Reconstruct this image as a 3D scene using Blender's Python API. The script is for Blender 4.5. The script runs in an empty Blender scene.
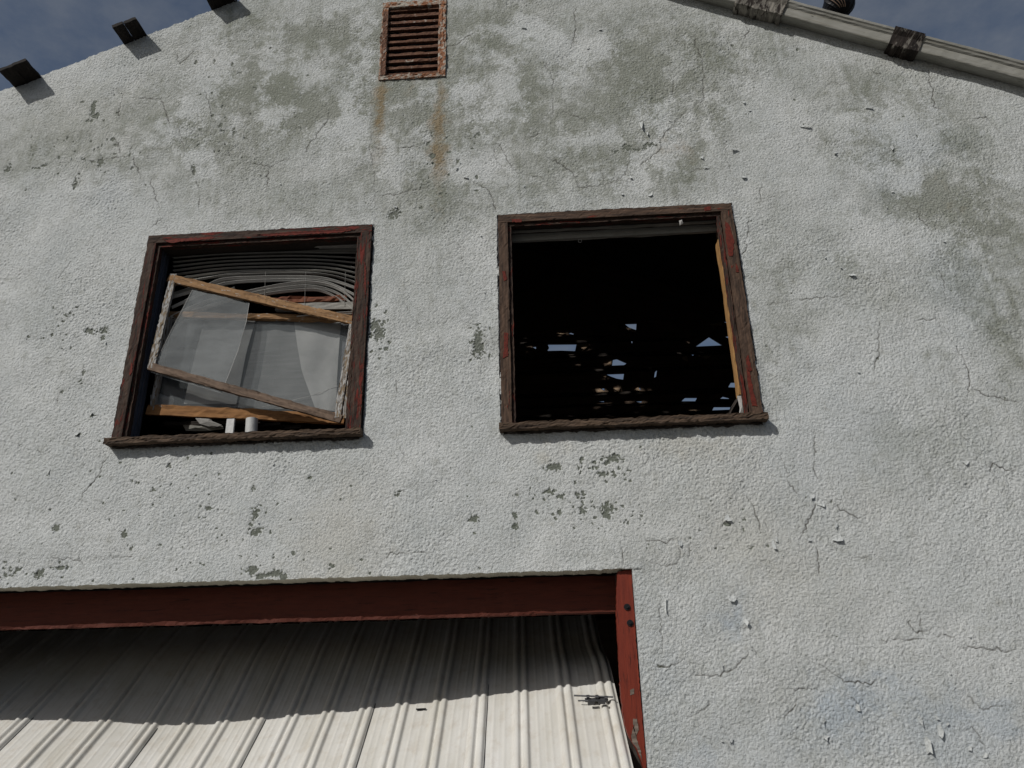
import bpy, bmesh, math, random
import numpy as np
from mathutils import Vector
random.seed(7); RNG=np.random.default_rng(11)
S=bpy.context.scene; COL=S.collection

# ------------------------------------------------------------------ camera
F=769.0
M=np.array([[ 0.99804869,  0.04168957, -0.04648434],
       [ 0.05879436, -0.37678374,  0.92443347],
       [-0.02102469,  0.92536263,  0.37849963]])      # columns: right, up, forward
C0=np.array([0,-4,1.6])
cam=bpy.data.cameras.new('camera'); co=bpy.data.objects.new('camera',cam); COL.objects.link(co)
cam.sensor_width=36; cam.lens=36*F/1024; cam.clip_start=.05; cam.clip_end=4000
from mathutils import Matrix
R=Matrix(((M[0,0],M[0,1],-M[0,2]),(M[1,0],M[1,1],-M[1,2]),(M[2,0],M[2,1],-M[2,2])))
co.matrix_world=Matrix.Translation(Vector(C0))@R.to_4x4()
S.camera=co
# ------------------------------------------------------------------ light
SUN=Vector((.122,.145,-.141)).normalized()
w=bpy.data.worlds.new('World'); S.world=w; w.use_nodes=True
nt=w.node_tree; nt.nodes.clear()
out=nt.nodes.new('ShaderNodeOutputWorld'); bg=nt.nodes.new('ShaderNodeBackground'); sky=nt.nodes.new('ShaderNodeTexSky')
sky.sky_type='NISHITA'; sky.sun_disc=False
sky.sun_elevation=math.asin(-SUN.z); sky.sun_rotation=math.atan2(-SUN.x,-SUN.y)
sky.air_density=1.0; sky.dust_density=2.2; sky.ozone_density=1.5; sky.altitude=100
tc=nt.nodes.new('ShaderNodeTexCoord'); mp=nt.nodes.new('ShaderNodeMapping'); mp.inputs['Scale'].default_value=(2.6,2.6,5.0)
cn=nt.nodes.new('ShaderNodeTexNoise'); cn.inputs['Scale'].default_value=2.2; cn.inputs['Detail'].default_value=7; cn.inputs['Roughness'].default_value=.62
cr=nt.nodes.new('ShaderNodeMapRange'); cr.inputs[1].default_value=.38; cr.inputs[2].default_value=.75; cr.inputs[3].default_value=.04; cr.inputs[4].default_value=.80
mx=nt.nodes.new('ShaderNodeMix'); mx.data_type='RGBA'; mx.inputs[7].default_value=(3.2,3.5,4.0,1)
L=nt.links.new
L(tc.outputs['Generated'],mp.inputs[0]); L(mp.outputs[0],cn.inputs['Vector']); L(cn.outputs['Fac'],cr.inputs[0]); L(cr.outputs[0],mx.inputs[0])
L(sky.outputs[0],mx.inputs[6]); L(mx.outputs[2],bg.inputs[0]); L(bg.outputs[0],out.inputs[0])
bg.inputs[1].default_value=.066
sl=bpy.data.lights.new('sun','SUN'); so=bpy.data.objects.new('sun',sl); COL.objects.link(so)
sl.energy=3.6; sl.angle=math.radians(.53); sl.color=(1,.97,.925)
so.rotation_euler=SUN.to_track_quat('-Z','Y').to_euler()
S.view_settings.view_transform='Standard'; S.view_settings.look='None'; S.view_settings.gamma=1
S.view_settings.use_curve_mapping=False; S.view_settings.exposure=-.35

# ------------------------------------------------------------------ helpers
def W(px,py,Y=0.0):
    """where the sight line through a photo pixel meets the plane y=Y of the facade"""
    d=M@np.array([(px-512)/F,-(py-384)/F,1.0]); return C0+d*((4.0+Y)/d[1])
def tag(o,label=None,cat=None,group=None,kind=None):
    if label: o['label']=label
    if cat: o['category']=cat
    if group: o['group']=group
    if kind: o['kind']=kind
    return o
def empty(name,loc,label,cat,group=None):
    o=bpy.data.objects.new(name,None); COL.objects.link(o); o.location=loc; o.empty_display_size=.2
    return tag(o,label,cat,group)
def link(name,me,mat,parent=None,smooth=False):
    o=bpy.data.objects.new(name,me); COL.objects.link(o)
    if mat:
        for m in (mat if isinstance(mat,(list,tuple)) else [mat]): me.materials.append(m)
    if parent:
        o.parent=parent; me.transform(Matrix.Translation(-wloc(parent)))
    if smooth:
        me.polygons.foreach_set('use_smooth',[True]*len(me.polygons))
    return o
def wloc(o):
    v=Vector((0,0,0))
    while o: v=v+o.location; o=o.parent
    return v
class MB:
    """collects vertices, faces and per-corner uv in world coordinates"""
    def __init__(s): s.v=[];s.f=[];s.uv=[];s.mi=[]
    def face(s,pts,uv=None,mi=0):
        b=len(s.v); s.v+= [tuple(p) for p in pts]; s.f.append(tuple(range(b,b+len(pts)))); s.uv.append(uv or [(p[0],p[2]) for p in pts]); s.mi.append(mi)
    def box(s,x0,x1,y0,y1,z0,z1,mi=0):
        s.board((x0,(y0+y1)/2,(z0+z1)/2),(x1,(y0+y1)/2,(z0+z1)/2),(0,0,z1-z0),(0,y1-y0,0),seg=10,jit=0,mi=mi)
    def board(s,a,b,wv,dv,seg=.04,jit=.0015,n=3,mi=0,caps=True,bow=None,wear=0):
        """ragged plank from a to b with cross section vectors wv x dv"""
        a=np.array(a,float);b=np.array(b,float);wv=np.array(wv,float);dv=np.array(dv,float)
        Ln=np.linalg.norm(b-a); k=max(1,int(Ln/seg)); lw=np.linalg.norm(wv); ld=np.linalg.norm(dv)
        ring=[];per=[];p=0
        cs=[(-.5,-.5),(.5,-.5),(.5,.5),(-.5,.5)]
        for i in range(4):
            c0=cs[i];c1=cs[(i+1)%4];l=lw if i%2==0 else ld
            for j in range(n):
                t=j/n; ring.append((c0[0]+(c1[0]-c0[0])*t,c0[1]+(c1[1]-c0[1])*t)); per.append(p+l*t)
            p+=l
        per.append(p); m=len(ring); base=len(s.v); u0=random.random()*20; v0=random.random()*20
        wu=wv/max(lw,1e-9);du=dv/max(ld,1e-9)
        low=[0]*m
        for i in range(k+1):
            t=i/k; c=a+(b-a)*t
            if bow is not None: c=c+np.array(bow)*math.sin(math.pi*t)
            for j,(q,r) in enumerate(ring):
                low[j]=.6*low[j]+random.gauss(0,1)*jit if jit else 0
                e=low[j]
                if wear and random.random()<.12: e-=random.random()*wear
                o=wu*np.sign(q)*(e if abs(q)>.49 else 0)+du*np.sign(r)*(e if abs(r)>.49 else 0)
                s.v.append(tuple(c+wv*q+dv*r+o))
        for i in range(k):
            for j in range(m):
                j2=(j+1)%m
                s.f.append((base+i*m+j,base+i*m+j2,base+(i+1)*m+j2,base+(i+1)*m+j))
                ua=u0+Ln*i/k;ub=u0+Ln*(i+1)/k
                s.uv.append([(ua,v0+per[j]),(ua,v0+per[j+1]),(ub,v0+per[j+1]),(ub,v0+per[j])]); s.mi.append(mi)
        if caps:
            for i,rev in((0,True),(k,False)):
                idx=[base+i*m+j for j in range(m)]
                if rev: idx=idx[::-1]
                s.f.append(tuple(idx)); s.uv.append([(u0+ring[j%m][0]*lw,v0+ring[j%m][1]*ld) for j in range(m)]); s.mi.append(mi)
    def tube(s,pts,r,n=8,mi=0,caps=True):
        pts=[np.array(p,float) for p in pts]; base=len(s.v); k=len(pts)
        for i,p in enumerate(pts):
            d=pts[min(i+1,k-1)]-pts[max(i-1,0)]; d/=np.linalg.norm(d)+1e-9
            u=np.cross(d,[0,0,1]); 
            if np.linalg.norm(u)<.1: u=np.cross(d,[0,1,0])
            u/=np.linalg.norm(u); v=np.cross(d,u); rr=r[i] if isinstance(r,(list,tuple)) else r
            for j in range(n):
                a=2*math.pi*j/n; s.v.append(tuple(p+(u*math.cos(a)+v*math.sin(a))*rr))
        for i in range(k-1):
            for j in range(n):
                j2=(j+1)%n; s.f.append((base+i*n+j,base+i*n+j2,base+(i+1)*n+j2,base+(i+1)*n+j)); s.uv.append([(i*.05,j*.01)]*4); s.mi.append(mi)
        if caps:
            s.f.append(tuple(base+j for j in range(n))[::-1]); s.uv.append([(0,0)]*n); s.mi.append(mi)
            s.f.append(tuple(base+(k-1)*n+j for j in range(n))); s.uv.append([(0,0)]*n); s.mi.append(mi)
    def build(s,name,mat,parent=None,smooth=False):
        me=bpy.data.meshes.new(name); me.from_pydata(s.v,[],s.f); 
        ul=me.uv_layers.new(name='UVMap'); flat=[c for f in s.uv for uv in f for c in uv]; ul.data.foreach_set('uv',flat)
        me.polygons.foreach_set('material_index',s.mi)
        bm=bmesh.new(); bm.from_mesh(me); bmesh.ops.recalc_face_normals(bm,faces=bm.faces); bm.to_mesh(me); bm.free()
        me.update(); return link(name,me,mat,parent,smooth)
def ragged(pts,step=.008,jit=.0016):
    o=[]
    for i in range(len(pts)):
        a=np.array(pts[i]);b=np.array(pts[(i+1)%len(pts)]); n=max(1,int(np.linalg.norm(b-a)/step))
        for k in range(n): o.append(a+(b-a)*k/n+np.array([random.gauss(0,jit),0,random.gauss(0,jit)]))
    return o
def poly_prism(mb,pts,dy,mi=0):
    """polygon of 3-D points given thickness dy along y"""
    a=[tuple(p) for p in pts]; b=[(p[0],p[1]+dy,p[2]) for p in pts]
    mb.face(a,mi=mi); mb.face(b[::-1],mi=mi)
    for i in range(len(a)):
        j=(i+1)%len(a); mb.face([a[i],a[j],b[j],b[i]],mi=mi)

# ------------------------------------------------------------------ materials
class Mat:
    def __init__(s,name,rough=.8,metal=0,spec=.3):
        s.m=bpy.data.materials.new(name); s.m.use_nodes=True; s.t=s.m.node_tree; s.n=s.t.nodes; s.b=s.n['Principled BSDF']
        s.b.inputs['Roughness'].default_value=rough; s.b.inputs['Metallic'].default_value=metal; s.b.inputs['Specular IOR Level'].default_value=spec
    def l(s,a,b): s.t.links.new(a,b)
    def coord(s,kind='Object',scale=(1,1,1)):
        t=s.n.new('ShaderNodeTexCoord'); m=s.n.new('ShaderNodeMapping'); m.inputs['Scale'].default_value=scale
        s.l(t.outputs[kind],m.inputs[0]); return m.outputs[0]
    def noise(s,vec,scale,det=5,rough=.6,dist=0):
        t=s.n.new('ShaderNodeTexNoise'); t.inputs['Scale'].default_value=scale; t.inputs['Detail'].default_value=det; t.inputs['Roughness'].default_value=rough; t.inputs['Distortion'].default_value=dist
        s.l(vec,t.inputs['Vector']); return t.outputs['Fac']
    def ramp(s,x,a,b,lo=0.,hi=1.):
        r=s.n.new('ShaderNodeMapRange'); r.inputs[1].default_value=a; r.inputs[2].default_value=b; r.inputs[3].default_value=lo; r.inputs[4].default_value=hi
        s.l(x,r.inputs[0]); return r.outputs[0]
    def mix(s,f,a,b):
        m=s.n.new('ShaderNodeMix'); m.data_type='RGBA'
        for i,v in((0,f),(6,a),(7,b)):
            if hasattr(v,'links'): s.l(v,m.inputs[i])
            else: m.inputs[i].default_value=v if i==0 else tuple(v)+((1,) if len(v)==3 else ())
        return m.outputs[2]
    def math(s,op,a,b=0.):
        m=s.n.new('ShaderNodeMath'); m.operation=op
        for i,v in((0,a),(1,b)):
            if hasattr(v,'links'): s.l(v,m.inputs[i])
            else: m.inputs[i].default_value=v
        return m.outputs[0]
    def bump(s,h,dist,strength=1,prev=None):
        b=s.n.new('ShaderNodeBump'); b.inputs['Distance'].default_value=dist; b.inputs['Strength'].default_value=strength
        s.l(h,b.inputs['Height'])
        if prev is not None: s.l(prev,b.inputs['Normal'])
        return b.outputs[0]
    def done(s,col=None,nrm=None,rough=None):
        if col is not None:
            if hasattr(col,'links'): s.l(col,s.b.inputs['Base Color'])
            else: s.b.inputs['Base Color'].default_value=tuple(col)+(1,)
        if nrm is not None: s.l(nrm,s.b.inputs['Normal'])
        if rough is not None: s.l(rough,s.b.inputs['Roughness'])
        return s.m
def wood(name,base,dark,paint=None,cover=.5,soft=.03,pscale=(7,45),seed=0,scrap=None,rough=.85,grain=1.0):
    m=Mat(name,rough); v=m.coord('UV',(4,34*grain,1)); g=m.noise(v,1.5,8,.72,.3)
    v2=m.coord('UV',(7,85,1)); g2=m.noise(v2,1,5,.7)
    c=m.mix(m.ramp(g,.36,.64),dark,base); c=m.mix(m.ramp(g2,.57,.66,0,.85),c,tuple(x*.3 for x in dark))
    h=m.math('ADD',m.math('MULTIPLY',g,.6),m.math('MULTIPLY',g2,.4))
    if paint:
        v3=m.coord('UV',(pscale[0],pscale[1],1)); p=m.noise(v3,1,7,.65,.8)
        k=m.ramp(p,cover-soft,cover+soft); pv=m.noise(v3,.7,2)
        c=m.mix(k,c,m.mix(pv,tuple(x*.55 for x in paint),paint)); h=m.math('ADD',m.math('MULTIPLY',h,.5),m.math('MULTIPLY',k,.8))
    if scrap:
        v4=m.coord('UV',(16,60,1)); p=m.noise(v4,1.3,6,.7,.5); k=m.ramp(p,scrap[1],scrap[1]+.04); c=m.mix(k,c,scrap[0]); h=m.math('ADD',h,m.math('MULTIPLY',k,.5))
    return m.done(c,m.bump(h,.0022,1))
# stucco
ST=Mat('weathered_stucco',.92,spec=.2)
def attr(m,name):
    a=m.n.new('ShaderNodeAttribute'); a.attribute_name=name; sp=m.n.new('ShaderNodeSeparateColor'); m.l(a.outputs['Color'],sp.inputs[0]); return sp.outputs[0],sp.outputs[1],sp.outputs[2],a.outputs['Alpha']
sta,chp,crk,rst=attr(ST,'wear_a'); blu,whi,wrm,_=attr(ST,'wear_b')
v=ST.coord()
n1=ST.noise(v,3.0,6,.6); n2=ST.noise(v,17,7,.65); n3=ST.noise(v,70,5,.6); n4=ST.noise(v,230,3,.6)
c=ST.mix(ST.ramp(n1,.3,.7),(.505,.53,.525),(.62,.635,.625))
c=ST.mix(ST.ramp(n2,.48,.66,0,.5),c,(.44,.455,.435))
c=ST.mix(ST.ramp(wrm,0,1,0,.5),c,(.50,.48,.41))
# the worn grey-green coat shows ragged where the mask and the fine noise agree
k=ST.math('ADD',sta,ST.math('MULTIPLY',ST.math('SUBTRACT',n2,.5),.42)); k=ST.ramp(k,.02,1.0)
gcol=ST.mix(ST.ramp(n1,.35,.65),(.20,.212,.170),(.27,.28,.245))
c=ST.mix(ST.math('MULTIPLY',k,.93),c,gcol)
c=ST.mix(ST.ramp(blu,0,1,0,.75),c,(.37,.43,.49))
c=ST.mix(ST.ramp(whi,.0,1,0,.8),c,(.54,.56,.55))
c=ST.mix(ST.ramp(n3,.50,.72,0,.62),c,(.22,.23,.21)); c=ST.mix(ST.ramp(n3,.44,.25,0,.45),c,(.66,.67,.65))
rk=ST.ramp(ST.math('ADD',rst,ST.math('MULTIPLY',ST.math('SUBTRACT',n2,.5),1.1)),.12,1.0)
c=ST.mix(ST.math('MULTIPLY',rk,.85),c,(.235,.175,.095))
c=ST.mix(ST.ramp(chp,.35,.6),c,ST.mix(n1,(.13,.15,.11),(.20,.205,.19)))
c=ST.mix(ST.ramp(crk,.1,.9),c,(.085,.08,.07))
n5=ST.noise(v,120,4,.7); bn=ST.bump(n5,.004,1); bn=ST.bump(n3,.008,1,bn)
vor=ST.n.new('ShaderNodeTexVoronoi'); vor.inputs['Scale'].default_value=70; vor.feature='SMOOTH_F1'
wv=ST.n.new('ShaderNodeVectorMath'); wv.operation='ADD'; nn=ST.n.new('ShaderNodeTexNoise'); nn.inputs['Scale'].default_value=18; ST.l(v,nn.inputs[0]); 
sc=ST.n.new('ShaderNodeVectorMath'); sc.operation='SCALE'; sc.inputs[3].default_value=.05; ST.l(nn.outputs['Color'],sc.inputs[0]); ST.l(v,wv.inputs[0]); ST.l(sc.outputs[0],wv.inputs[1]); ST.l(wv.outputs[0],vor.inputs['Vector'])
bn=ST.bump(vor.outputs['Distance'],.004,.5,bn)
MST=ST.done(c,bn)
def plain(name,col,var=.3,rough=.8,scale=6,bumpd=.002,metal=0,spec=.3):
    m=Mat(name,rough,metal,spec); v=m.coord(); a=m.noise(v,scale,6,.65); b=m.noise(v,scale*9,4,.6)
    c=m.mix(m.ramp(a,.3,.7),tuple(x*(1-var) for x in col),col); c=m.mix(m.ramp(b,.55,.75,0,.5),c,tuple(x*.6 for x in col))
    return m.done(c,m.bump(b,bumpd,1))
M_edge=plain('bare_plaster_edge',(.46,.44,.36))
M_dark=plain('old_dark_timber',(.045,.036,.03))
M_wood_case=wood('peeling_casing_wood',(.075,.046,.032),(.014,.009,.007),paint=(.15,.020,.012),cover=.565,soft=.03,pscale=(6,45),scrap=((.17,.145,.12),.68),grain=1.1)
M_wood_case2=wood('bare_casing_wood',(.115,.070,.046),(.022,.014,.010),paint=(.19,.026,.013),cover=.645,soft=.02,pscale=(5,30),scrap=((.22,.19,.15),.69),grain=1.1)
M_sill=wood('weathered_sill_wood',(.115,.075,.048),(.025,.017,.012),scrap=((.20,.165,.13),.66),grain=1.1)
M_red=wood('red_door_paint',(.19,.028,.012),(.13,.018,.008),paint=None,scrap=((.02,.012,.01),.70),rough=.6)
M_redbeam=wood('red_beam_paint',(.10,.021,.010),(.075,.016,.008),rough=.75)
M_sash=wood('stripped_sash_wood',(.34,.20,.095),(.17,.095,.045),scrap=((.50,.48,.44),.60))
M_sashw=wood('flaking_white_stile',(.30,.23,.15),(.10,.07,.045),paint=(.46,.45,.43),cover=.47,soft=.03,pscale=(20,90))
M_rail=wood('orange_brown_rail',(.30,.15,.055),(.17,.08,.03),scrap=((.42,.36,.30),.66))
M_char=wood('dark_weathered_board',(.020,.015,.012),(.005,.004,.004),scrap=((.16,.13,.10),.66))
def tailmat(name,dark,pale,cov):
    m=Mat(name,.85); a=m.noise(m.coord('UV',(24,6,1)),1,6,.7,.2); b=m.noise(m.coord('UV',(16,6,1)),1.4,5,.65,.5); g=m.noise(m.coord('UV',(50,10,1)),1,3)
    c=m.mix(m.ramp(a,.4,.65),tuple(x*.3 for x in dark),dark); k=m.ramp(m.math('ADD',m.math('MULTIPLY',b,.7),m.math('MULTIPLY',a,.3)),cov,cov+.05)
    c=m.mix(k,c,m.mix(m.ramp(g,.45,.6),tuple(x*.55 for x in pale),pale)); return m.done(c,m.bump(m.math('ADD',a,k),.002,.8))
M_tail=tailmat('rotten_painted_tail',(.035,.026,.021),(.19,.175,.15),.545)
M_tail0=tailmat('shredded_pale_tail',(.045,.035,.028),(.27,.25,.215),.45)
M_tan=wood('sunlit_reveal_tan',(.42,.24,.09),(.30,.16,.06))
M_track=plain('dark_blue_track',(.13,.145,.19),rough=.45,metal=.3)
M_grey=plain('grey_painted_strip',(.30,.29,.26))
M_blind=plain('dusty_blind_slat',(.52,.51,.48),rough=.5,spec=.5)
M_pipe=plain('white_plastic',(.50,.50,.49),rough=.5,var=.15)
M_cord=plain('cord',(.3,.29,.27))
M_black=plain('black_metal',(.018,.018,.02),rough=.5,metal=.4)
M_latch=plain('dull_steel_latch',(.10,.10,.105),rough=.5,metal=.5,bumpd=.001)
M_roof=plain('roof_shingle',(.10,.095,.09))
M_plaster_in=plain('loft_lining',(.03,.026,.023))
M_conc=plain('oil_stained_concrete',(.16,.155,.145),scale=2)
M_asph=plain('asphalt',(.06,.06,.06),scale=3)
# fascia: dirty off white
m=Mat('dirty_fascia_paint',.7); v=m.coord('UV',(1,1,1)); a=m.noise(v,6,6,.65); b=m.noise(m.coord('UV',(14,60,1)),1,6,.65,.4)
c=m.mix(m.ramp(a,.3,.7),(.22,.217,.19),(.32,.315,.285)); c=m.mix(m.ramp(b,.655,.675),c,(.05,.04,.03)); c=m.mix(m.ramp(m.noise(m.coord('UV',(3,110,1)),1,4),.5,.75,0,.6),c,(.14,.12,.075))
M_fascia=m.done(c,m.bump(b,.002,.6))
# rusty vent
m=Mat('rusted_vent_metal',.85); v=m.coord(); a=m.noise(v,14,7,.7); b=m.noise(v,60,5,.65)
c=m.mix(m.ramp(b,.35,.65),(.075,.034,.020),(.165,.082,.048)); c=m.mix(m.ramp(a,.60,.64),c,(.38,.33,.28)); M_rust=m.done(c,m.bump(b,.002,1))
m=Mat('flaking_vent_frame',.85); v=m.coord(); a=m.noise(v,26,7,.7); b=m.noise(v,70,5,.65)
c=m.mix(m.ramp(b,.35,.65),(.15,.06,.028),(.30,.13,.06)); c=m.mix(m.ramp(a,.47,.56),c,(.36,.33,.28)); M_ventfr=m.done(c,m.bump(a,.003,1))
# door sheet
m=Mat('dusty_ribbed_steel',.55,0,.4); v=m.coord('UV',(1,1,1)); a=m.noise(m.coord('UV',(2.2,.8,1)),1.6,6,.65); b=m.noise(m.coord('UV',(3,2,1)),5,6,.7); g=m.noise(m.coord('UV',(38,1.2,1)),1,3,.6)
c=m.mix(m.ramp(a,.35,.7),(.70,.69,.655),(.55,.53,.47)); c=m.mix(m.ramp(b,.5,.8,0,.55),c,(.42,.35,.26)); c=m.mix(m.ramp(g,.6,.8,0,.12),c,(.55,.53,.48))
s_=m.noise(m.coord('UV',(30,30,1)),4,2,.5); c=m.mix(m.ramp(s_,.79,.80),c,(.05,.04,.03))
M_door=m.done(c,m.bump(b,.0008,.5))
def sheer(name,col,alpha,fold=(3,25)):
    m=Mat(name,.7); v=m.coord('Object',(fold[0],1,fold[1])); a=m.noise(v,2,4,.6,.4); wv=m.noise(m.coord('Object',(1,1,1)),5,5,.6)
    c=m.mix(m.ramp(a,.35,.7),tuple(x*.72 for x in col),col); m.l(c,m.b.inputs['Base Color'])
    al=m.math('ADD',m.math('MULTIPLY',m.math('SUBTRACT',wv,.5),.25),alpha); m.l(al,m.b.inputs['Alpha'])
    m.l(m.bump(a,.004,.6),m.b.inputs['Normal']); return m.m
M_curt_a=sheer('sheer_curtain_mid',(.20,.205,.20),.80)
M_curt_b=sheer('sheer_curtain_pale',(.42,.425,.41),.85,(2,3))
M_film=sheer('cloudy_plastic_film',(.28,.30,.305),.32,(4,12))
m=Mat('dusty_glass',.12,0,.6); m.b.inputs['Base Color'].default_value=(.3,.33,.34,1); m.b.inputs['Alpha'].default_value=.14; M_glass=m.m

# ------------------------------------------------------------------ ground
gm=MB(); gm.face([(-900,-900,0),(900,-900,0),(900,900,0),(-900,900,0)]); g=gm.build('ground',M_asph); tag(g,kind='structure')
gm=MB(); gm.face([(-4.6,-7,.004),(1.0,-7,.004),(1.0,3.6,.004),(-4.6,3.6,.004)]); g=gm.build('driveway',M_conc); tag(g,kind='structure')

# ------------------------------------------------------------------ building
RX=-.82; RZ=6.925; SLL=.448; SLR=.436; XL,XR=-5.6,4.1; DEPTH=3.75
def zr(x): return RZ-(SLL*(RX-x) if x<RX else SLR*(x-RX))
B=empty('garage_building',(RX,0,0),'old gabled garage with cracked, peeling white stucco front','building')
DX0,DX1,DZ=-4.05,.388,2.198
WIN=[(-2.462,-1.045,2.95,4.337),(-.262,1.155,2.945,4.357)]
VENT=(-1.06,-.605,5.50,6.21)

def fine(a,b,step,lo,hi,coarse,inc=()):
    xs=list(np.arange(lo,hi,step)); 
    xs=list(np.linspace(a,lo,max(2,int((lo-a)/coarse)+1))[:-1])+xs+list(np.linspace(hi,b,max(2,int((b-hi)/coarse)+1)))
    xs=np.array(xs)
    for v in inc:
        xs[np.argmin(abs(xs-v))]=v
    return xs
ST_=.005
wi=.035
xs=fine(XL,XR,ST_,-4.1,3.9,.04,(DX0,DX1,RX)+tuple(v for q in WIN for v in(q[0]+wi,q[1]-wi))+(VENT[0]+.02,VENT[1]-.02))
zs=fine(0,RZ+.0,ST_,1.15,6.5,.04,(DZ,)+tuple(v for q in WIN for v in(q[2]+wi,q[3]-wi))+(VENT[2]+.02,VENT[3]-.02))
nx,nz=len(xs),len(zs); X,Z=np.meshgrid(xs,zs)       # rows = z
# band limited noise tiles, 12.288 m wide at 6 mm
N=2400; fx=np.fft.fftfreq(N,d=ST_); FX,FZ=np.meshgrid(fx,fx); FR=np.sqrt(FX**2+FZ**2)+1e-9
def tile(f0,bw,aniso=None,power=None):
    sp=np.fft.fft2(RNG.standard_normal((N,N)))
    if aniso:   # stretched along a direction
        a=math.radians(aniso[0]); U=FX*math.cos(a)+FZ*math.sin(a); V=-FX*math.sin(a)+FZ*math.cos(a); fr=np.sqrt((U*aniso[1])**2+V**2)+1e-9
    else: fr=FR
    filt=np.exp(-(np.log(fr/f0)/bw)**2) if power is None else fr**(-power)*(fr>f0)
    r=np.real(np.fft.ifft2(sp*filt)); return r/r.std()
def samp(T):
    u=((X+6)/ST_)%N; v=(Z/ST_)%N; i=np.floor(u).astype(int); j=np.floor(v).astype(int); a=u-i; b=v-j
    i2=(i+1)%N; j2=(j+1)%N; return T[j,i]*(1-a)*(1-b)+T[j,i2]*a*(1-b)+T[j2,i]*(1-a)*b+T[j2,i2]*a*b
n_st=samp(tile(32,.6)); n_st2=samp(tile(62,.4)); n_dir=samp(tile(14,.5,(40,2.2))); n_big=samp(tile(2.5,.6)); n_frac=samp(tile(.25,0,power=1.55)); n_frac2=samp(tile(.8,0,power=1.3)); n_amp=samp(tile(.8,.6))
amp=np.clip(.85+.45*n_amp,.25,1.6)
n_gr=samp(tile(80,.5)); n_clod=np.maximum(samp(tile(26,.9))-.7,0)
H=amp*(.00055*n_st+.00060*n_st2+.00042*n_gr+.0003*n_dir+.0011*n_clod)+.0018*n_big
# trowel blobs: clipped tops give the flat-topped knock-down look
H=np.where(H>.0026,.0026+(H-.0026)*.35,H)
stain=np.zeros_like(X); chip=np.zeros_like(X); crack=np.zeros_like(X); rust=np.zeros_like(X); blue=np.zeros_like(X); white=np.zeros_like(X); warm=np.zeros_like(X)
WX=samp(tile(5,.6))*.028+samp(tile(17,.6))*.009; WZ=samp(tile(5,.6))*.028+samp(tile(17,.6))*.009
def blob(T,px,py,rx,ry,s,ang=0,rag=.35,hard=False,mode='max'):
    p=W(px,py); ax=(W(px+rx,py)-p); az=(W(px,py-ry)-p)
    A,Bz=abs(ax[0]),abs(az[2])
    i0,i1=np.searchsorted(xs,[p[0]-3*A,p[0]+3*A]); j0,j1=np.searchsorted(zs,[p[2]-3*Bz,p[2]+3*Bz])
    if i1<=i0 or j1<=j0: return
    q_=min(1,max(A,Bz)/.06)*(.3 if T is chip else .3 if T is rust else 1); x=X[j0:j1,i0:i1]-p[0]+WX[j0:j1,i0:i1]*q_; z=Z[j0:j1,i0:i1]-p[2]+WZ[j0:j1,i0:i1]*q_; c_,s_=math.cos(ang),math.sin(ang)
    u=(x*c_+z*s_)/A; v=(-x*s_+z*c_)/Bz; d=np.sqrt(u*u+v*v)+rag*n_frac2[j0:j1,i0:i1]*.45+rag*n_frac[j0:j1,i0:i1]*.25+rag*n_st[j0:j1,i0:i1]*(.42 if hard else .12)+rag*n_st2[j0:j1,i0:i1]*(.3 if hard else .1)
    g=np.clip((1.15-d)/.25,0,1) if hard else np.exp(-np.clip(d,0,9)**2*.9)
    g=g*s; sub=T[j0:j1,i0:i1]
    if mode=='max': T[j0:j1,i0:i1]=np.maximum(sub,g)
    elif mode=='add': T[j0:j1,i0:i1]=sub+g
    elif mode=='mul': T[j0:j1,i0:i1]=sub*(1-np.clip(g,0,1))
STAINS=[(330,50,100,55,.75),(240,45,55,30,.75),(290,110,90,45,.75),(400,130,50,55,.6),(350,185,70,22,.32),(500,55,60,60,.75),(560,110,95,60,.75),
(645,55,45,38,.95),(700,105,45,42,.85),(600,170,110,28,.55),(470,160,40,45,.55),(745,45,50,22,.65),(785,75,35,25,.45),(680,150,30,40,.6),(430,40,200,50,.45),
(862,80,32,22,.8),(820,95,18,12,.5),(875,158,30,22,1.0),(845,142,30,14,.7),(860,115,14,20,.5),(940,105,50,18,.6),(950,140,22,18,.7),(890,110,25,14,.5),
(940,190,60,16,.8),(950,210,60,16,.9),(893,200,22,8,.7),(935,172,35,16,.6),(990,232,40,14,.85),(1000,262,38,26,.8),(985,290,26,22,.75),(1012,360,20,28,.5),
(784,268,19,16,.55),(782,300,15,28,.5),(793,335,13,18,.4),(845,262,12,16,.45),(890,300,36,22,.33),(940,356,12,9,.6),(815,320,24,12,.35),(1000,330,16,30,.4),
(60,142,60,14,.42),(130,165,60,20,.4),(90,115,60,20,.3),(170,125,55,28,.5),(210,170,50,40,.45),(20,168,30,14,.5),(20,130,30,20,.3),(430,200,45,45,.5),(440,330,22,70,.3),
(400,320,20,60,.25),(240,210,60,14,.4),(200,225,12,8,.5),(490,340,12,20,.35),(560,190,70,14,.4),(775,215,18,30,.35),(770,370,10,40,.4),(760,300,10,70,.35),(830,240,40,35,.3),
(930,460,60,30,.25),(900,440,35,20,.25),(700,45,40,20,.4),(250,90,40,30,.6),(180,95,20,20,.35),(640,180,50,20,.4),(310,215,30,10,.3)]
for (a,b_,c_,d_,e_) in STAINS: blob(stain,a,b_,c_*1.12,d_*1.12,e_*1.0,rag=.55,mode='add')
for (a,b_,c_,d_,e_) in [(985,180,60,70,.5),(1000,300,40,80,.55),(900,150,60,60,.3),(940,240,60,40,.35),(960,420,50,40,.25),(880,260,50,50,.25),(340,100,160,60,.3),(620,100,130,60,.3),(120,150,110,30,.25),(830,130,50,40,.25)]: blob(stain,a,b_,c_,d_,e_,rag=.6,mode='add')
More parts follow.
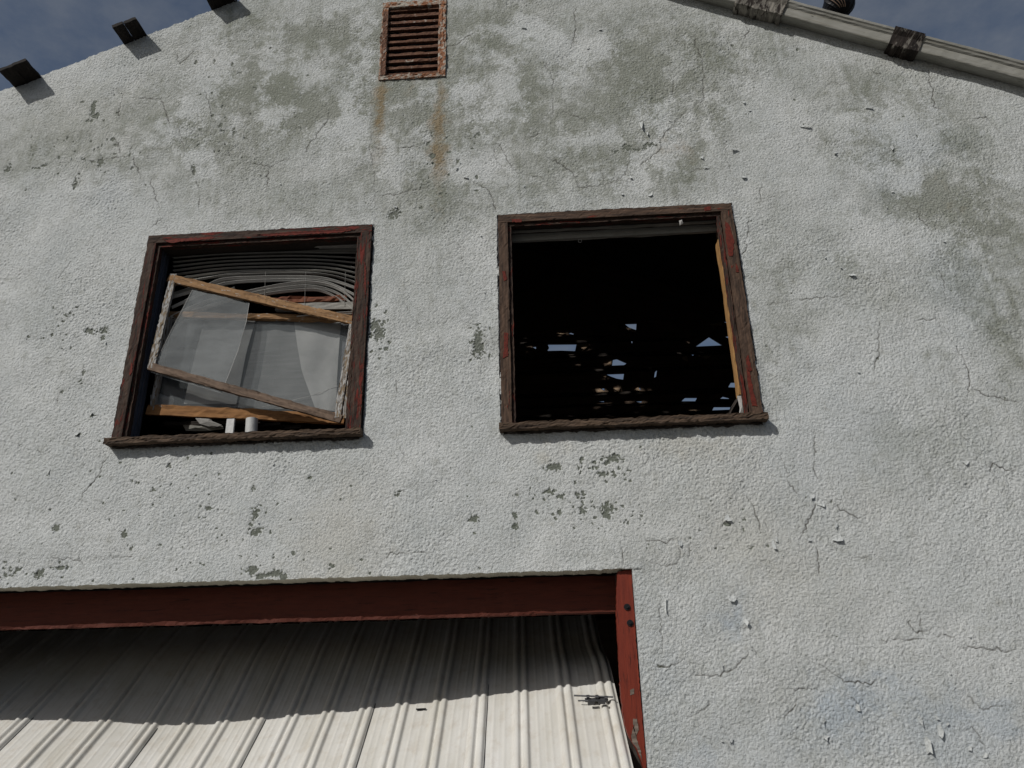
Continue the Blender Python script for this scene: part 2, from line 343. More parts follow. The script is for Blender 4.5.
stain=np.clip(stain,0,1.1)*np.clip(.80+.17*n_frac+.20*n_frac2+.07*samp(tile(9,.7)),0.25,1.2)
drip=samp(tile(14,.5,(90,7)))*np.clip(.5+.5*n_big,0,1); stain+=np.clip(.05*n_frac+.05*n_frac2,0,.3)+np.clip(.09*drip,-.1,.3)*(.4+stain)
WH=[(271,61,10,16),(266,82,5,5),(276,118,11,22),(236,125,8,15),(203,80,20,22),(297,15,14,9),(337,5,16,9),(363,20,8,18),(363,70,10,14),(307,68,13,10),(406,103,9,5),
(388,140,6,10),(330,130,22,7),(322,160,22,16),(396,178,11,14),(434,99,6,5),(421,128,7,5),(460,94,12,9),(481,94,7,6),(506,92,16,18),(500,115,24,10),(504,32,22,7),(537,29,11,8),
(509,60,9,5),(567,79,9,3),(595,45,17,14),(671,63,8,14),(644,117,13,14),(466,173,14,11),(488,165,11,5),(634,183,16,13),(714,152,11,20),(840,122,16,10),(868,109,10,6),
(782,127,42,40),(740,165,14,9),(863,175,13,11),(915,130,22,18),(912,160,12,14),(905,178,24,14),(960,165,20,9),(170,135,10,8),(195,110,12,16),(200,160,12,12),(165,160,14,10),
(60,195,18,10),(110,190,18,14),(350,120,10,16),(1005,180,16,10),(940,235,30,10),(880,235,40,20),(830,200,25,15),(580,140,30,8),(655,155,20,12),(100,230,60,20)]
for i,(a,b_,c_,d_) in enumerate(WH): blob(stain,a,b_,c_*1.2,d_*1.2,.45,rag=.75,mode='mul'); blob(stain,a,b_,c_,d_  ,.45+.35*(random.random()**2),rag=.95,hard=True,mode='mul'); blob(white,a,b_,c_*.9,d_*.9,.28,rag=.9,hard=True)
# rust runs below the vent
for a,b_,c_,d_,e_ in [(381,98,6,18,1.0),(380,118,5,18,.6),(378,146,5,22,.25),(441,90,4,14,.5),(438,112,5,12,.5),(439,132,7,20,.75),(440,158,7,20,.45),(438,190,7,26,.22),(410,88,5,10,.35),(660,145,18,12,.2),(690,155,10,10,.3),(942,180,10,7,.25),(955,205,16,7,.3)]:
    blob(rust,a,b_,c_,d_,e_,rag=.6,mode='add')
for a,b_,c_,d_,e_ in [(850,690,40,18,.8),(835,720,28,28,.8),(735,615,12,16,.6),(960,735,60,28,.45),(990,715,40,14,.45),(850,430,60,50,.2),(725,620,20,14,.5),(700,758,16,18,.5),(668,680,22,60,.4),(960,300,30,50,.3),(780,480,60,40,.2),(880,180,30,30,.3),(930,150,30,24,.4),(800,745,60,30,.4),(110,195,30,14,.3)]:
    blob(blue,a,b_,c_,d_,e_*.8,rag=.5,mode='add')
for a,b_,c_,d_,e_ in [(340,540,40,50,.8),(750,520,60,50,.5),(800,590,80,50,.35),(870,500,40,30,.3),(340,576,20,6,1.),(80,120,60,30,.4),(640,560,60,20,.3),(930,60,60,14,.5),(650,500,100,60,.25),(545,452,14,8,.9),(690,445,50,8,.7)]:
    blob(warm,a,b_,c_,d_,e_,rag=.4,mode='add')
# ---- chips where paint has let go
CH=[(553,468,7,3.4),(557,466,4,2),(613,458,7,2.6),(607,461,3,2),(602,474,3.5,2),(606,508,7,5),(605,514,4,3.5),(610,519,3,1.6),(583,510,4,3.8),(640,515,3,5),(632,514,2,3),(626,523,4.5,1.8),(550,491,5,2),(544,499,2,2),(577,495,3.5,2),(583,498,2,1.2),(515,527,3,2),
(518,495,3.6,1.4),(515,515,2,3),(561,496,3,2),(560,512,2,3),(395,213,4,4),(392,216,3,2),(421,208,2,1.5),(478,342,4,8),(482,348,3,5),(376,326,5,6),(380,333,4,6),(81,380,3,4),(84,373,1.8,4),(62,392,2.4,2),(103,330,5,3.5),(89,331,5,3),(52,334,2,2),
(43,338,2.4,1.3),(58,326,3,1),(66,316,4,1.6),(92,415,2.5,2),(79,434,3,1.5),(70,371,2.5,2),(28,337,1.5,1.5),(49,473,2.2,2.5),(57,528,3,2.6),(39,574,4,3),(18,568,4,2),(60,568,6,1.2),(137,483,1.8,1.4),(169,466,2,2),(122,510,5,1),(110,519,3,1.4),(104,503,2,2),
(153,490,2,2),(123,535,2,3),(131,548,1.5,1.5),(208,508,2.5,2),(254,489,3,2),(256,513,2,4),(255,532,4,2.4),(252,570,4,3),(265,575,5,2),(276,574,5,2),(284,577,3,2),(331,566,2.4,2),(293,553,1.8,1.4),(309,478,3,1.6),(398,493,2.4,2),(474,518,3.4,2.4),(475,534,1.8,1),
(616,151.5,3.5,1.4),(627,148,4,3.2),(636,149,6,1.2),(648,146,6,2),(101,163,3,4),(92,162,3,1),(75,184,2.2,6),(93,108,1.6,5),(96,115,2,2),(97,132,0,0),(193,169,2,4),
(660,667,4,1.4),(45,165,3,2),(8,170,3,3),(38,168,4,1.5),(110,92,0,0),(795,100,2,1),(160,545,2,1),(410,560,1.5,1.5),(726,524,2,1.5),(640,447,1,1)]
for a,b_,c_,d_ in CH:
    if c_>0: blob(chip,a,b_,c_*.95,d_*.95,1,rag=.75,hard=True)
def scat(n,x0,x1,y0,y1,r0=.6,r1=1.7,s=1):
    for _ in range(n):
        blob(chip,random.uniform(x0,x1),random.uniform(y0,y1),random.uniform(r0,r1),random.uniform(r0,r1),s,rag=.7,hard=True)
scat(30,572,632,458,485); scat(30,515,600,488,530); scat(22,595,645,500,530); scat(24,110,280,475,560,.5,1.1); scat(16,150,350,500,585,.5,1.1); scat(14,80,120,95,165,.5,1.2); scat(24,30,140,135,175,.5,1.2)
scat(16,50,110,305,350); scat(60,0,490,440,585,.5,1.2); scat(90,0,1024,40,768,.4,1.1); scat(40,735,810,48,100,.5,1.4,.45); scat(30,195,260,60,170,.6,1.6); scat(20,365,390,300,360,.5,1.6); scat(14,470,490,320,360,.5,1.4); scat(26,420,480,130,200,.5,1.6); scat(30,640,760,500,560,.4,1.2);scat(14,0,20,560,588,.8,2)
# ---- cracks
CR=[[(124,90),(121,103),(118,120),(115,128),(112,137)],[(114,137),(118,145),(121,155)],[(160,98),(166,113),(170,125)],[(178,128),(182,143),(190,165),(195,176),(200,195),(199,210)],[(205,90),(208,100),(213,125)],[(222,140),(228,152),(232,157)],
[(130,145),(134,160),(141,178),(145,185)],[(155,175),(150,181),(154,190),(159,208),(161,218),(162,228)],[(56,163),(80,162),(103,160),(120,156),(131,157)],[(135,98),(150,99),(162,98)],[(176,50),(178,62),(180,65),(198,45)],[(161,218),(152,228)],
[(330,108),(328,120),(310,143),(304,155)],[(365,92),(358,108),(354,115)],[(243,163),(258,164),(269,167),(280,162),(293,158)],[(269,167),(266,190)],[(370,80),(371,110),(371,125),(370,150),(374,170),(375,195),(376,224)],[(372,148),(395,149),(410,148),(423,146)],
[(280,46),(293,51),(305,57)],[(313,15),(325,25)],[(443,106),(455,128),(470,138),(485,145),(499,144),(505,155),(511,168)],[(495,145),(494,158),(503,170),(509,190)],[(499,144),(530,138),(545,130)],[(372,196),(395,195),(410,190),(432,187),(450,188)],[(511,168),(525,175),(545,179)],
[(466,180),(480,185),(490,192),(497,212)],[(575,5),(575,30),(572,45)],[(545,60),(553,80),(553,120)],[(548,138),(544,150)],[(547,158),(560,163),(570,170),(580,187),(605,185),(625,175),(630,160)],[(680,118),(668,130),(661,140),(660,150),(650,158),(640,165)],
[(694,35),(695,45),(701,55),(703,70),(703,100),(690,108),(680,118)],[(706,105),(713,120)],[(602,170),(604,180)],[(470,45),(480,38)],[(724,137),(726,152),(730,170),(735,180)],[(757,143),(780,141),(825,138)],[(790,190),(775,196),(767,200)],[(900,195),(915,210),(930,230)],
[(797,300),(820,297),(838,297),(850,292)],[(765,305),(797,300)],[(797,458),(800,421),(765,421)],[(915,320),(940,319)],[(962,307),(980,307)],[(940,270),(944,285),(945,300)],[(937,320),(950,338),(958,350),(968,370),(970,382),(967,400)],[(872,385),(881,396),(892,410),(899,420)],[(835,384),(868,384)],[(958,410),(968,420)],[(962,435),(985,460),(995,475)],
[(970,385),(985,395),(1020,402)],[(880,320),(879,350),(874,370)],[(814,430),(815,472),(820,483)],[(780,455),(788,475),(790,485),(800,497)],[(835,500),(840,510),(863,518)],[(817,545),(818,560),(821,580)],[(844,556),(850,558),(870,557)],[(920,612),(921,625),(924,637)],[(878,642),(890,640),(925,639)],[(932,634),(955,637)],[(958,648),(985,648),(1020,652)],[(901,643),(905,660),(917,668)],
[(1006,594),(1015,610),(1024,623)],[(800,650),(808,660),(830,670),(843,682),(870,683),(880,678)],[(787,689),(828,688)],[(843,695),(855,700),(860,706)],[(782,720),(790,712),(797,705),(797,697)],[(790,730),(800,742),(812,745)],[(964,692),(983,711),(1000,705),(1024,704)],[(750,635),(752,650),(762,660)],[(706,617),(703,630),(710,640)],
[(655,668),(672,666),(683,660)],[(692,674),(720,676),(735,668),(748,652)],[(730,689),(750,703),(765,706)],[(686,718),(700,712),(715,700)],[(695,735),(720,740),(735,752)],[(640,540),(670,541),(678,538)],[(678,545),(680,560),(670,566),(645,563)],[(691,540),(688,558)],[(622,545),(623,560),(621,568)],
[(106,458),(98,475),(80,500)],[(48,558),(80,560),(95,557),(135,557)],[(35,580),(38,570)],[(62,585),(65,578)],[(40,560),(48,550)],[(380,574),(381,560),(390,553),(430,553)],[(460,320),(475,325),(495,328)],[(60,390),(55,410)],[(0,600),(1,600)],[(500,430),(502,436)],[(820,498),(800,540)],[(940,130),(950,142)],[(985,555),(990,570)],[(745,20),(748,32),(743,40)],[(20,345),(35,338)],[(395,380),(398,395)],[(240,600),(241,600)],
[(660,600),(663,655)],[(765,520),(768,531)],[(730,512),(726,522),(722,526)],[(830,655),(835,650)]]
def seg_mark(T,p,q,wd,s):
    x0,x1=min(p[0],q[0])-.03,max(p[0],q[0])+.03; z0,z1=min(p[2],q[2])-.03,max(p[2],q[2])+.03
    i0,i1=np.searchsorted(xs,[x0,x1]); j0,j1=np.searchsorted(zs,[z0,z1])
    if i1<=i0 or j1<=j0: return
    x=X[j0:j1,i0:i1]; z=Z[j0:j1,i0:i1]; d=np.array([q[0]-p[0],q[2]-p[2]]); L2=d@d+1e-12
    t=np.clip(((x-p[0])*d[0]+(z-p[2])*d[1])/L2,0,1); r=np.hypot(x-p[0]-t*d[0],z-p[2]-t*d[1])
    T[j0:j1,i0:i1]=np.maximum(T[j0:j1,i0:i1],s*np.exp(-(r/wd)**2))
def crackline(pts,s=.9,wd=.0042):
    P=[W(*p) for p in pts]; Q=[]
    for a,b in zip(P[:-1],P[1:]):
        n=max(1,int(np.linalg.norm(b-a)/.016))
        for i in range(n):
            c=a+(b-a)*i/n
            if i or len(Q)==0: pass
            Q.append(c+np.array([random.gauss(0,.0052),0,random.gauss(0,.0052)]))
    Q.append(P[-1]); k=s
    for i,(a,b) in enumerate(zip(Q[:-1],Q[1:])):
        k=max(.25,min(1.0,k+random.gauss(0,.16))); e=min(1,(i+1)/3,(len(Q)-1-i)/3)
        seg_mark(crack,a,b,wd*random.uniform(.75,1.35),k*(.35+.65*e))
for c_ in CR: crackline(c_,.66,.0031)
for _ in range(90):    # hairlines
    x,y=random.uniform(0,1024),random.uniform(40,768); a=random.uniform(0,6.28); pts=[(x,y)]
    for _ in range(random.randint(2,6)):
        a+=random.gauss(0,.6); x+=8*math.cos(a); y+=8*math.sin(a); pts.append((x,y))
    crackline(pts,.24,.003)
# long formwork line and worn skin round openings
H-=.0028*np.clip(crack,0,1)
cm=np.clip((chip-.35)/.25,0,1); H-=.0032*cm; H+=.0016*np.clip(chip/.3,0,1)*(1-cm)
wm=np.clip(white,0,1); H+=.0012*wm
edge=np.zeros_like(X)
near=lambda d,w_: np.exp(-(np.clip(d,0,9)/w_)**2)
for (a,b_,c_,d_) in WIN:
    dx=np.maximum(np.maximum(a-X,X-b_),0); dz=np.maximum(np.maximum(c_-Z,Z-d_),0); dd=np.hypot(dx,dz); H+=.004*near(dd,.03)*(n_frac2*.5+.6); 
H+=.0035*near(Z-DZ,.03)*((X<DX1+.05)&(Z>=DZ))*(.5+.5*n_frac2)
H*=1.0
Y=-H
# snap the columns to the raked top
ztop=np.array([zr(x) for x in xs])+.004*np.interp(xs,np.linspace(XL,XR,1600),np.convolve(RNG.standard_normal(1600),np.ones(3)/3,'same'))*1.6
top=np.array([np.searchsorted(zs,zt)-1 for zt in ztop]); top=np.minimum(top,nz-1)
Zc=Z.copy(); Xc=X.copy(); Xc+=0
for i in range(nx): Zc[top[i],i]=ztop[i]
# ragged bottom edge over the door
jd=int(np.argmin(abs(zs-DZ))); jag=.0022*np.clip(np.convolve(RNG.standard_normal(nx),np.ones(5)/2.5,'same'),-1.5,1.0)
sel=(xs<DX1-.03); Zc[jd,sel]+=jag[sel]
idx=np.arange(nx*nz).reshape(nz,nx)
keep=np.ones((nz-1,nx-1),bool)
xm=(xs[:-1]+xs[1:])/2; zm=(zs[:-1]+zs[1:])/2
for (a,b_,c_,d_) in [(q[0]+wi,q[1]-wi,q[2]+wi,q[3]-wi) for q in WIN]+[(VENT[0]+.02,VENT[1]-.02,VENT[2]+.02,VENT[3]-.02),(DX0,DX1,-1,DZ)]:
    keep&=~((xm[None,:]>a)&(xm[None,:]<b_)&(zm[:,None]>c_)&(zm[:,None]<d_))
jj=np.arange(nz-1)[:,None]
lim=np.minimum(top[:-1],top[1:])[None,:]
keep&=jj<lim
quads=np.stack([idx[:-1,:-1],idx[:-1,1:],idx[1:,1:],idx[1:,:-1]],-1)[keep]
tris=[]
for i in range(nx-1):
    a,b_=top[i],top[i+1]
    if b_>a:
        for k_ in range(a,b_): tris.append((idx[a,i],idx[k_,i+1],idx[k_+1,i+1]))
    elif a>b_:
        for k_ in range(b_,a): tris.append((idx[k_,i],idx[b_,i+1],idx[k_+1,i]))
tris=np.array(tris,int).reshape(-1,3)
V=np.stack([Xc,Y,Zc],-1).reshape(-1,3)
# edge strips running back from the front skin
ev=[];ef=[]
def strip(line,yb,mi=1):
    b=len(V)+len(ev); n=len(line)
    for p in line: ev.append(V[p])
    for p in line: q=V[p].copy(); q[1]=yb; ev.append(q)
    for i in range(n-1): ef.append((b+i,b+i+1,b+n+i+1,b+n+i,mi))
strip([idx[top[i],i] for i in range(nx)],.14,0)
i0=int(np.argmin(abs(xs-DX0))); i1=int(np.argmin(abs(xs-DX1)))
strip([idx[jd,i] for i in range(i0,i1+1)],.14,1)
strip([idx[j,i1] for j in range(0,jd+1)],.14,0); strip([idx[j,i0] for j in range(0,jd+1)],.14,0)
for (a,b_,c_,d_) in [(q[0]+wi,q[1]-wi,q[2]+wi,q[3]-wi) for q in WIN]+[(VENT[0]+.02,VENT[1]-.02,VENT[2]+.02,VENT[3]-.02)]:
    ia,ib=[int(np.argmin(abs(xs-v))) for v in(a,b_)]; ja,jb=[int(np.argmin(abs(zs-v))) for v in(c_,d_)]
    strip([idx[ja,i] for i in range(ia,ib+1)],.14,0); strip([idx[jb,i] for i in range(ia,ib+1)],.14,0)
    strip([idx[j,ia] for j in range(ja,jb+1)],.14,0); strip([idx[j,ib] for j in range(ja,jb+1)],.14,0)
# curled paint flakes standing off the skin
fl=[(804,127,9,3),(868,108,7,3),(892,149,4,5),(835,153,5,3),(736,150,9,4),(702,158,4,5),(750,111,3,2),(744,103,3,3),(523,28,6,3),(588,49,4,4),(852,275,6,3),(841,268,3,2),(728,518,5,6),(716,524,3,3),(810,540,4,3),(838,539,7,4),(836,526,3,6),(773,545,3,6),(776,539,3,4),
(665,608,3,12),(733,598,6,6),(745,622,3,6),(823,720,3,7),(858,707,3,4),(940,733,4,9),(928,748,3,14),(920,720,3,6),(937,718,3,5),(722,665,3,4),(630,178,3,5),(622,195,4,3),(651,195,5,3),(641,125,3,11),(92,414,3,4),(78,434,5,3),(49,472,3,4),(377,340,3,6),(820,505,8,4),(812,497,6,4),(990,728,3,3),(970,748,4,3),(985,755,3,5),(825,738,7,3),
(680,543,3,4),(460,163,3,4),(466,178,5,3),(456,168,4,3),(395,207,4,3),(647,134,2,8),(759,525,4,2),(706,168,6,3),(743,178,6,3),(600,30,3,2),(965,463,4,3),(858,372,3,2),(730,740,3,5)]
FLV=[];FLF=[]
for (a,b_,c_,d_) in [q for q in fl if q[1]<500 or q[2]*q[3]>11]+[(random.uniform(0,1020),random.uniform(90,760),random.uniform(1,2.2),random.uniform(1,2.4)) for _ in range(60)]:
    p=W(a,b_); inwin=any(q[0]-.08<p[0]<q[1]+.08 and q[2]-.1<p[2]<q[3]+.08 for q in WIN+[VENT]) or (p[0]<DX1+.03 and p[2]<DZ+.03) or p[2]>zr(p[0])-.15
    if inwin: continue
    k=230.; rx=c_/k; rz=d_/k; b0=len(V)+len(ev)+len(FLV); n=6; lift=min(.016,.35*max(rx,rz)+.002)*random.uniform(.6,1.2); tilt=random.uniform(-.9,.9)-1.57
    ph=random.uniform(0,6)
    for j in range(n):
        an=2*math.pi*j/n+ph; r=random.uniform(.25,1.25); u=math.cos(an)*r; v_=math.sin(an)*r
        h=.004+lift*max(0,(u*math.cos(tilt)+v_*math.sin(tilt))+.35)
        FLV.append((p[0]+u*rx,-h,p[2]+v_*rz))
    FLV.append((p[0],-.0045-lift*.12,p[2]))
    for j in range(n): FLF.append((b0+j,b0+(j+1)%n,b0+n))
ev_arr=np.array(ev) if ev else np.zeros((0,3))
VV=np.concatenate([V,ev_arr,np.array(FLV)])
tri_all=np.concatenate([tris,np.array(FLF,int)])
ef_arr=np.array(ef,int)
loops=np.concatenate([quads.reshape(-1),ef_arr[:,:4].reshape(-1),tri_all.reshape(-1)])
nq=len(quads)+len(ef_arr); nt_=len(tri_all)
starts=np.concatenate([np.arange(nq)*4,nq*4+np.arange(nt_)*3])
me=bpy.data.meshes.new('front_wall'); me.vertices.add(len(VV)); me.vertices.foreach_set('co',VV.astype(np.float32).reshape(-1))
me.loops.add(len(loops)); me.loops.foreach_set('vertex_index',loops.astype(np.int32)); me.polygons.add(nq+nt_); me.polygons.foreach_set('loop_start',starts.astype(np.int32))
mi=np.zeros(nq+nt_,np.int32); mi[len(quads):nq]=ef_arr[:,4]; me.polygons.foreach_set('material_index',mi)
me.update(calc_edges=True); me.validate()
def put(name,chs):
    a=me.attributes.new(name,'FLOAT_COLOR','POINT'); d=np.zeros((len(VV),4),np.float32); d[:,3]=0
    for i,c_ in enumerate(chs):
        d[:len(V),i]=c_.reshape(-1)
    d[len(V):len(V)+len(ev_arr),0]=.35
    if name=='wear_b': d[len(V)+len(ev_arr):,1]=.3; 
    a.data.foreach_set('color',d.reshape(-1))
put('wear_a',[stain,chip,crack,rust]); put('wear_b',[blue,white,warm])
me.polygons.foreach_set('use_smooth',np.ones(len(me.polygons),bool))
wall=link('front_wall',me,[MST,M_edge],B)
tag(wall,'cracked white stucco gable wall with grey green stains')

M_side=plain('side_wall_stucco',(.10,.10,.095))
# inner lining, side and back walls, loft floor
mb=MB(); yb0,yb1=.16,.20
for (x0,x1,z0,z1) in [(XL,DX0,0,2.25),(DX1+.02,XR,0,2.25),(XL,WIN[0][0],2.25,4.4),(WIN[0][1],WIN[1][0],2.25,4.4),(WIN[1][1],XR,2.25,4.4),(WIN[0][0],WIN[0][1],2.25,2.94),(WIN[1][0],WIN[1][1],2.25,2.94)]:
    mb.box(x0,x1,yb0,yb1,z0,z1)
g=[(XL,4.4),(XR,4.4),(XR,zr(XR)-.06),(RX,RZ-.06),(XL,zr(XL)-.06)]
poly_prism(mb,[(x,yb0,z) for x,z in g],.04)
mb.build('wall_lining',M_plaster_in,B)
for x0,x1 in((XL,XL+.15),(XR-.15,XR)):
    mb=MB(); mb.box(x0,x1,.141,DEPTH,0,zr(x0 if x0<0 else x1)-.1); mb.build('side_wall',M_side,B)
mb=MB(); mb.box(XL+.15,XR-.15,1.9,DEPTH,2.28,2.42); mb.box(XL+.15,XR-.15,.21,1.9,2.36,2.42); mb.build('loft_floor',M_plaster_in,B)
# back wall: dark boards with ragged openings where boards are gone
YB=DEPTH-.02
HOLES=[[(547.6,344.4),(576.5,344.2),(575,351.5),(561,351.0),(547,351.3),(549,348)],[(624,324),(636.5,323.6),(636,330.5),(629,328)],[(695,347),(709,337),(723,345.7)],[(613,359.7),(617,359),(627,363.5),(624,365.5),(612,366)],[(605,374.3),(624,373.6),(623,380),(616.6,379),(611,377)],
[(681,401.6),(685,397.8),(697,397.8),(695,401.6)],[(712,411),(714,407),(730.5,407),(729,411)],[(728,387.6),(731,382.5),(738,382.5),(738,388)],[(719.5,399),(723,396.5),(729,398),(729,399.3)],[(722,322),(731,321),(731,325)],[(724,337),(731,335.3),(731,339.6)],[(567,333.7),(571,332.5),(575,334),(573,335)],
[(531.6,347),(536,346.5),(536,349.5)],[(630.5,341),(632.5,341),(632,344)],[(622,314),(624,314),(624,315)],[(652,340.5),(654,340.2),(654,341.5)],[(690,355),(694,354),(693,356)],[(655,372),(657,370),(656,377),(654,378)],[(633,401.5),(642,401),(641,403)],[(593,401.5),(604,401),(604,402.4)],[(668,417),(674,417),(673,418.5)],[(600,389),(604,388),(605,391)],[(636,389),(640,387.5),(641,391)]]
cu=bpy.data.curves.new('back_wall','CURVE'); cu.dimensions='2D'; cu.fill_mode='BOTH'; cu.extrude=.012
def spl(pts):
    s_=cu.splines.new('POLY'); s_.points.add(len(pts)-1); s_.use_cyclic_u=True
    for k_,(a,b_) in enumerate(pts): s_.points[k_].co=(a,b_,0,1)
spl([(XL,0),(XR,0),(XR,zr(XR)-.05),(RX,RZ-.05),(XL,zr(XL)-.05)])
for h in HOLES: spl([(W(a,b_,YB)[0],W(a,b_,YB)[2]) for a,b_ in h])
tmp=bpy.data.objects.new('tmp',cu); COL.objects.link(tmp); dg=bpy.context.evaluated_depsgraph_get(); bme=bpy.data.meshes.new_from_object(tmp.evaluated_get(dg)); bpy.data.objects.remove(tmp)
bme.transform(Matrix(((1,0,0,0),(0,0,1,YB),(0,1,0,0),(0,0,0,1)))); bme.name='back_wall'
M_bw=wood('bare_back_boards',(.17,.12,.085),(.06,.04,.03)); bme.materials.clear(); link('back_wall',bme,M_bw,B)
# studs, splinters on the back wall
for x in np.arange(XL+.4,XR-.3,.61):
    if x>-0.6: continue
    mb=MB(); mb.board((x,YB-.06,2.42),(x,YB-.06,zr(x)-.2),(.04,0,0),(0,.09,0)); mb.build('wall_stud',M_dark,B)
M_spl=wood('split_lath',(.5,.37,.25),(.3,.2,.13))
mb=MB()
for (pts) in [[(576,344),(590,344),(584,350)],[(604,366),(612,360),(612,366)],[(600,374),(606,374),(606,378),(604,377)],[(556,333),(566,333.5),(567,335)],[(523,347),(531,347),(532,349)],[(710,324),(722,322),(722,325),(712,326)],[(629,328),(636,330.5),(636,332),(629,331)],[(613,388),(620,387.5),(619,392)],[(634,390),(638,387),(641,391)],[(688,410),(700,409),(706,415),(694,413)],[(700,356),(712,355.5),(706,359)],[(682,357),(687,356),(688,361),(683,360)],[(592,389),(600,388.5),(606,392),(594,393)]]:
    mb=MB(); poly_prism(mb,[W(a,b_,YB-.03) for a,b_ in pts],.01); mb.build('split_lath',M_spl,B)
for (ya,xa_,xb_,hh) in ((355,500,745,.034),(370,500,760,.030),(393.5,505,722,.034),(404.8,500,760,.018),(414.5,500,770,.028),(335.5,500,612,.016),(341,500,690,.016)):  # battens added to cut the sun specks into flat-bottomed shapes
    mb=MB(); mb.board(W(xa_,ya+ (618-xa_)*.028,YB-.06),W(xb_,ya-(xb_-618)*.028,YB-.06),(0,0,hh),(0,.03,0),seg=.08,jit=.0025,n=3); mb.build('speck_trim_batten',M_dark,B)
SUNHIT=[(584,347,.05,.02),(560,334,.07,.012),(526,348,.06,.015),(606,363,.05,.02),(602,376,.04,.02),(615,389,.05,.02),(638,389,.04,.02),(650,389,.04,.015),(716,324,.08,.015),(630,328,.04,.02),(697,412,.10,.02),(705,357,.06,.015),(685,359,.04,.02),(600,391,.05,.02),(600,403,.10,.01),(640,402,.06,.012),(656,374,.02,.03),(575,362,.03,.02),(590,404,.1,.008),(610,414,.06,.008),(640,416,.05,.01),(668,418,.05,.01),(690,342,.03,.02),(745,350,.05,.02)]  # sun speck targets; unseen roof holes are added to light them
for side,(xa,xb) in enumerate(((XL-.35,RX),(RX,XR+.35))):
    za,zb=zr(xa),zr(xb); y0,y1=.145,DEPTH+.25; Ls=math.hypot(xb-xa,zb-za); ax=np.array([(xb-xa)/Ls,0,(zb-za)/Ls])
    cu=bpy.data.curves.new('roof_slope','CURVE'); cu.dimensions='2D'; cu.fill_mode='BOTH'; cu.extrude=.007
    spl([(0,y0),(Ls,y0),(Ls,y1),(0,y1)])
    rnd=random.Random(5+side); used=[]
    for (tx,ty,a_,b_) in SUNHIT:
        T_=W(tx,ty,YB-.02); t=0; 
        while T_[2]-SUN.z*t<zr(T_[0]-SUN.x*t)-.05 and t<8: t+=.01
        Hx,Hy=T_[0]-SUN.x*t,T_[1]-SUN.y*t
        if (Hx<RX)!=(side==0) or not .25<Hy<3.5: continue
        q_=M.T@(np.array([Hx,Hy,zr(Hx)-.05])-C0); qx,qy=512+F*q_[0]/q_[2],384-F*q_[1]/q_[2]
        if (500<qx<745 or 130<qx<380) and 215<qy<430: continue
        u=math.hypot(Hx-xa,zr(Hx)-za)
        if any(abs(u-q[0])<a_+q[2]+.008 and abs(Hy-q[1])<b_+q[3]+.008 for q in used): continue
        b_*=1.5; used.append((u,Hy,a_,b_)); print('hole',side,round(u,2),round(Hy,2)); spl([(u-a_,Hy-b_*rnd.uniform(.2,1)),(u+a_*rnd.uniform(.1,1),Hy-b_),(u+a_,Hy+b_*rnd.uniform(0,1)),(u-a_*rnd.uniform(0,1),Hy+b_)])
    nt0=len(used)
    for _ in range(900):  # more unseen roof holes, added to let sun into the loft
        if side==1 or len(used)>=nt0+8: break
        u=(Ls-rnd.uniform(.15,1.2)) if side==0 else rnd.uniform(.15,3.4); yy=rnd.uniform(.4,1.6); a_=rnd.uniform(.03,.13); b_=rnd.uniform(.008,.035)
        if any(abs(u-q[0])<a_+q[2]+.02 and abs(yy-q[1])<b_+q[3]+.02 for q in used): continue
        used.append((u,yy,a_,b_)); spl([(u-a_,yy-b_),(u+a_*rnd.uniform(.3,1),yy-b_*rnd.uniform(.5,1)),(u+a_,yy+b_*rnd.uniform(.3,1)),(u-a_*rnd.uniform(0,1),yy+b_)])
    tmp=bpy.data.objects.new('tmp',cu); COL.objects.link(tmp); dg=bpy.context.evaluated_depsgraph_get(); rme=bpy.data.meshes.new_from_object(tmp.evaluated_get(dg)); bpy.data.objects.remove(tmp)
    nz_=np.array([-ax[2],0,ax[0]]); o0=np.array([xa,0,za])-nz_*.052
    rme.transform(Matrix(((ax[0],0,nz_[0],o0[0]),(0,1,0,0),(ax[2],0,nz_[2],o0[2]),(0,0,0,1)))); rme.name='roof_slope'; rme.materials.clear()
    link('roof_slope',rme,M_roof,B)
# three weathered roof boards sticking out on the left
def slopevec(x): 
    s_=SLL if x<RX else -SLR; v_=np.array([1,0,s_]); return v_/np.linalg.norm(v_)
def tailboard(pxa,pxb,Lp,parts,dip=0):
    A=W(*pxa); Bp=W(*pxb); s_=slopevec(A[0]); nrm=np.array([-s_[2],0,s_[0]])
    wdt=np.dot(Bp-A,s_); A=np.array([A[0],0,zr(A[0])]); mb=MB()
    for (t0,t1,dl) in parts:
        c=A+s_*wdt*(t0+t1)/2+nrm*.013
        mb.board(c+np.array([0,.5,0]),c+np.array([0,-Lp+dl,-dip]),s_*wdt*(t1-t0),nrm*.024,seg=.02,jit=.0012,n=5)
    return mb.build('roof_board',M_char,B)
o=tailboard((15,88),(41,77.5),.165,[(0,.495,.004),(.505,1,0)],.028); tag(o,'dark splintered roof board end, lowest on the left')
o=tailboard((124,45),(147,36.5),.152,[(0,.44,.0),(.475,1,.002)],.008); tag(o,'dark split roof board end, middle one')
o=tailboard((212,11),(236.5,0),.15,[(0,.55,.003),(.55,.93,0),(.95,1,.01)]); tag(o,'dark roof board end near the top edge')
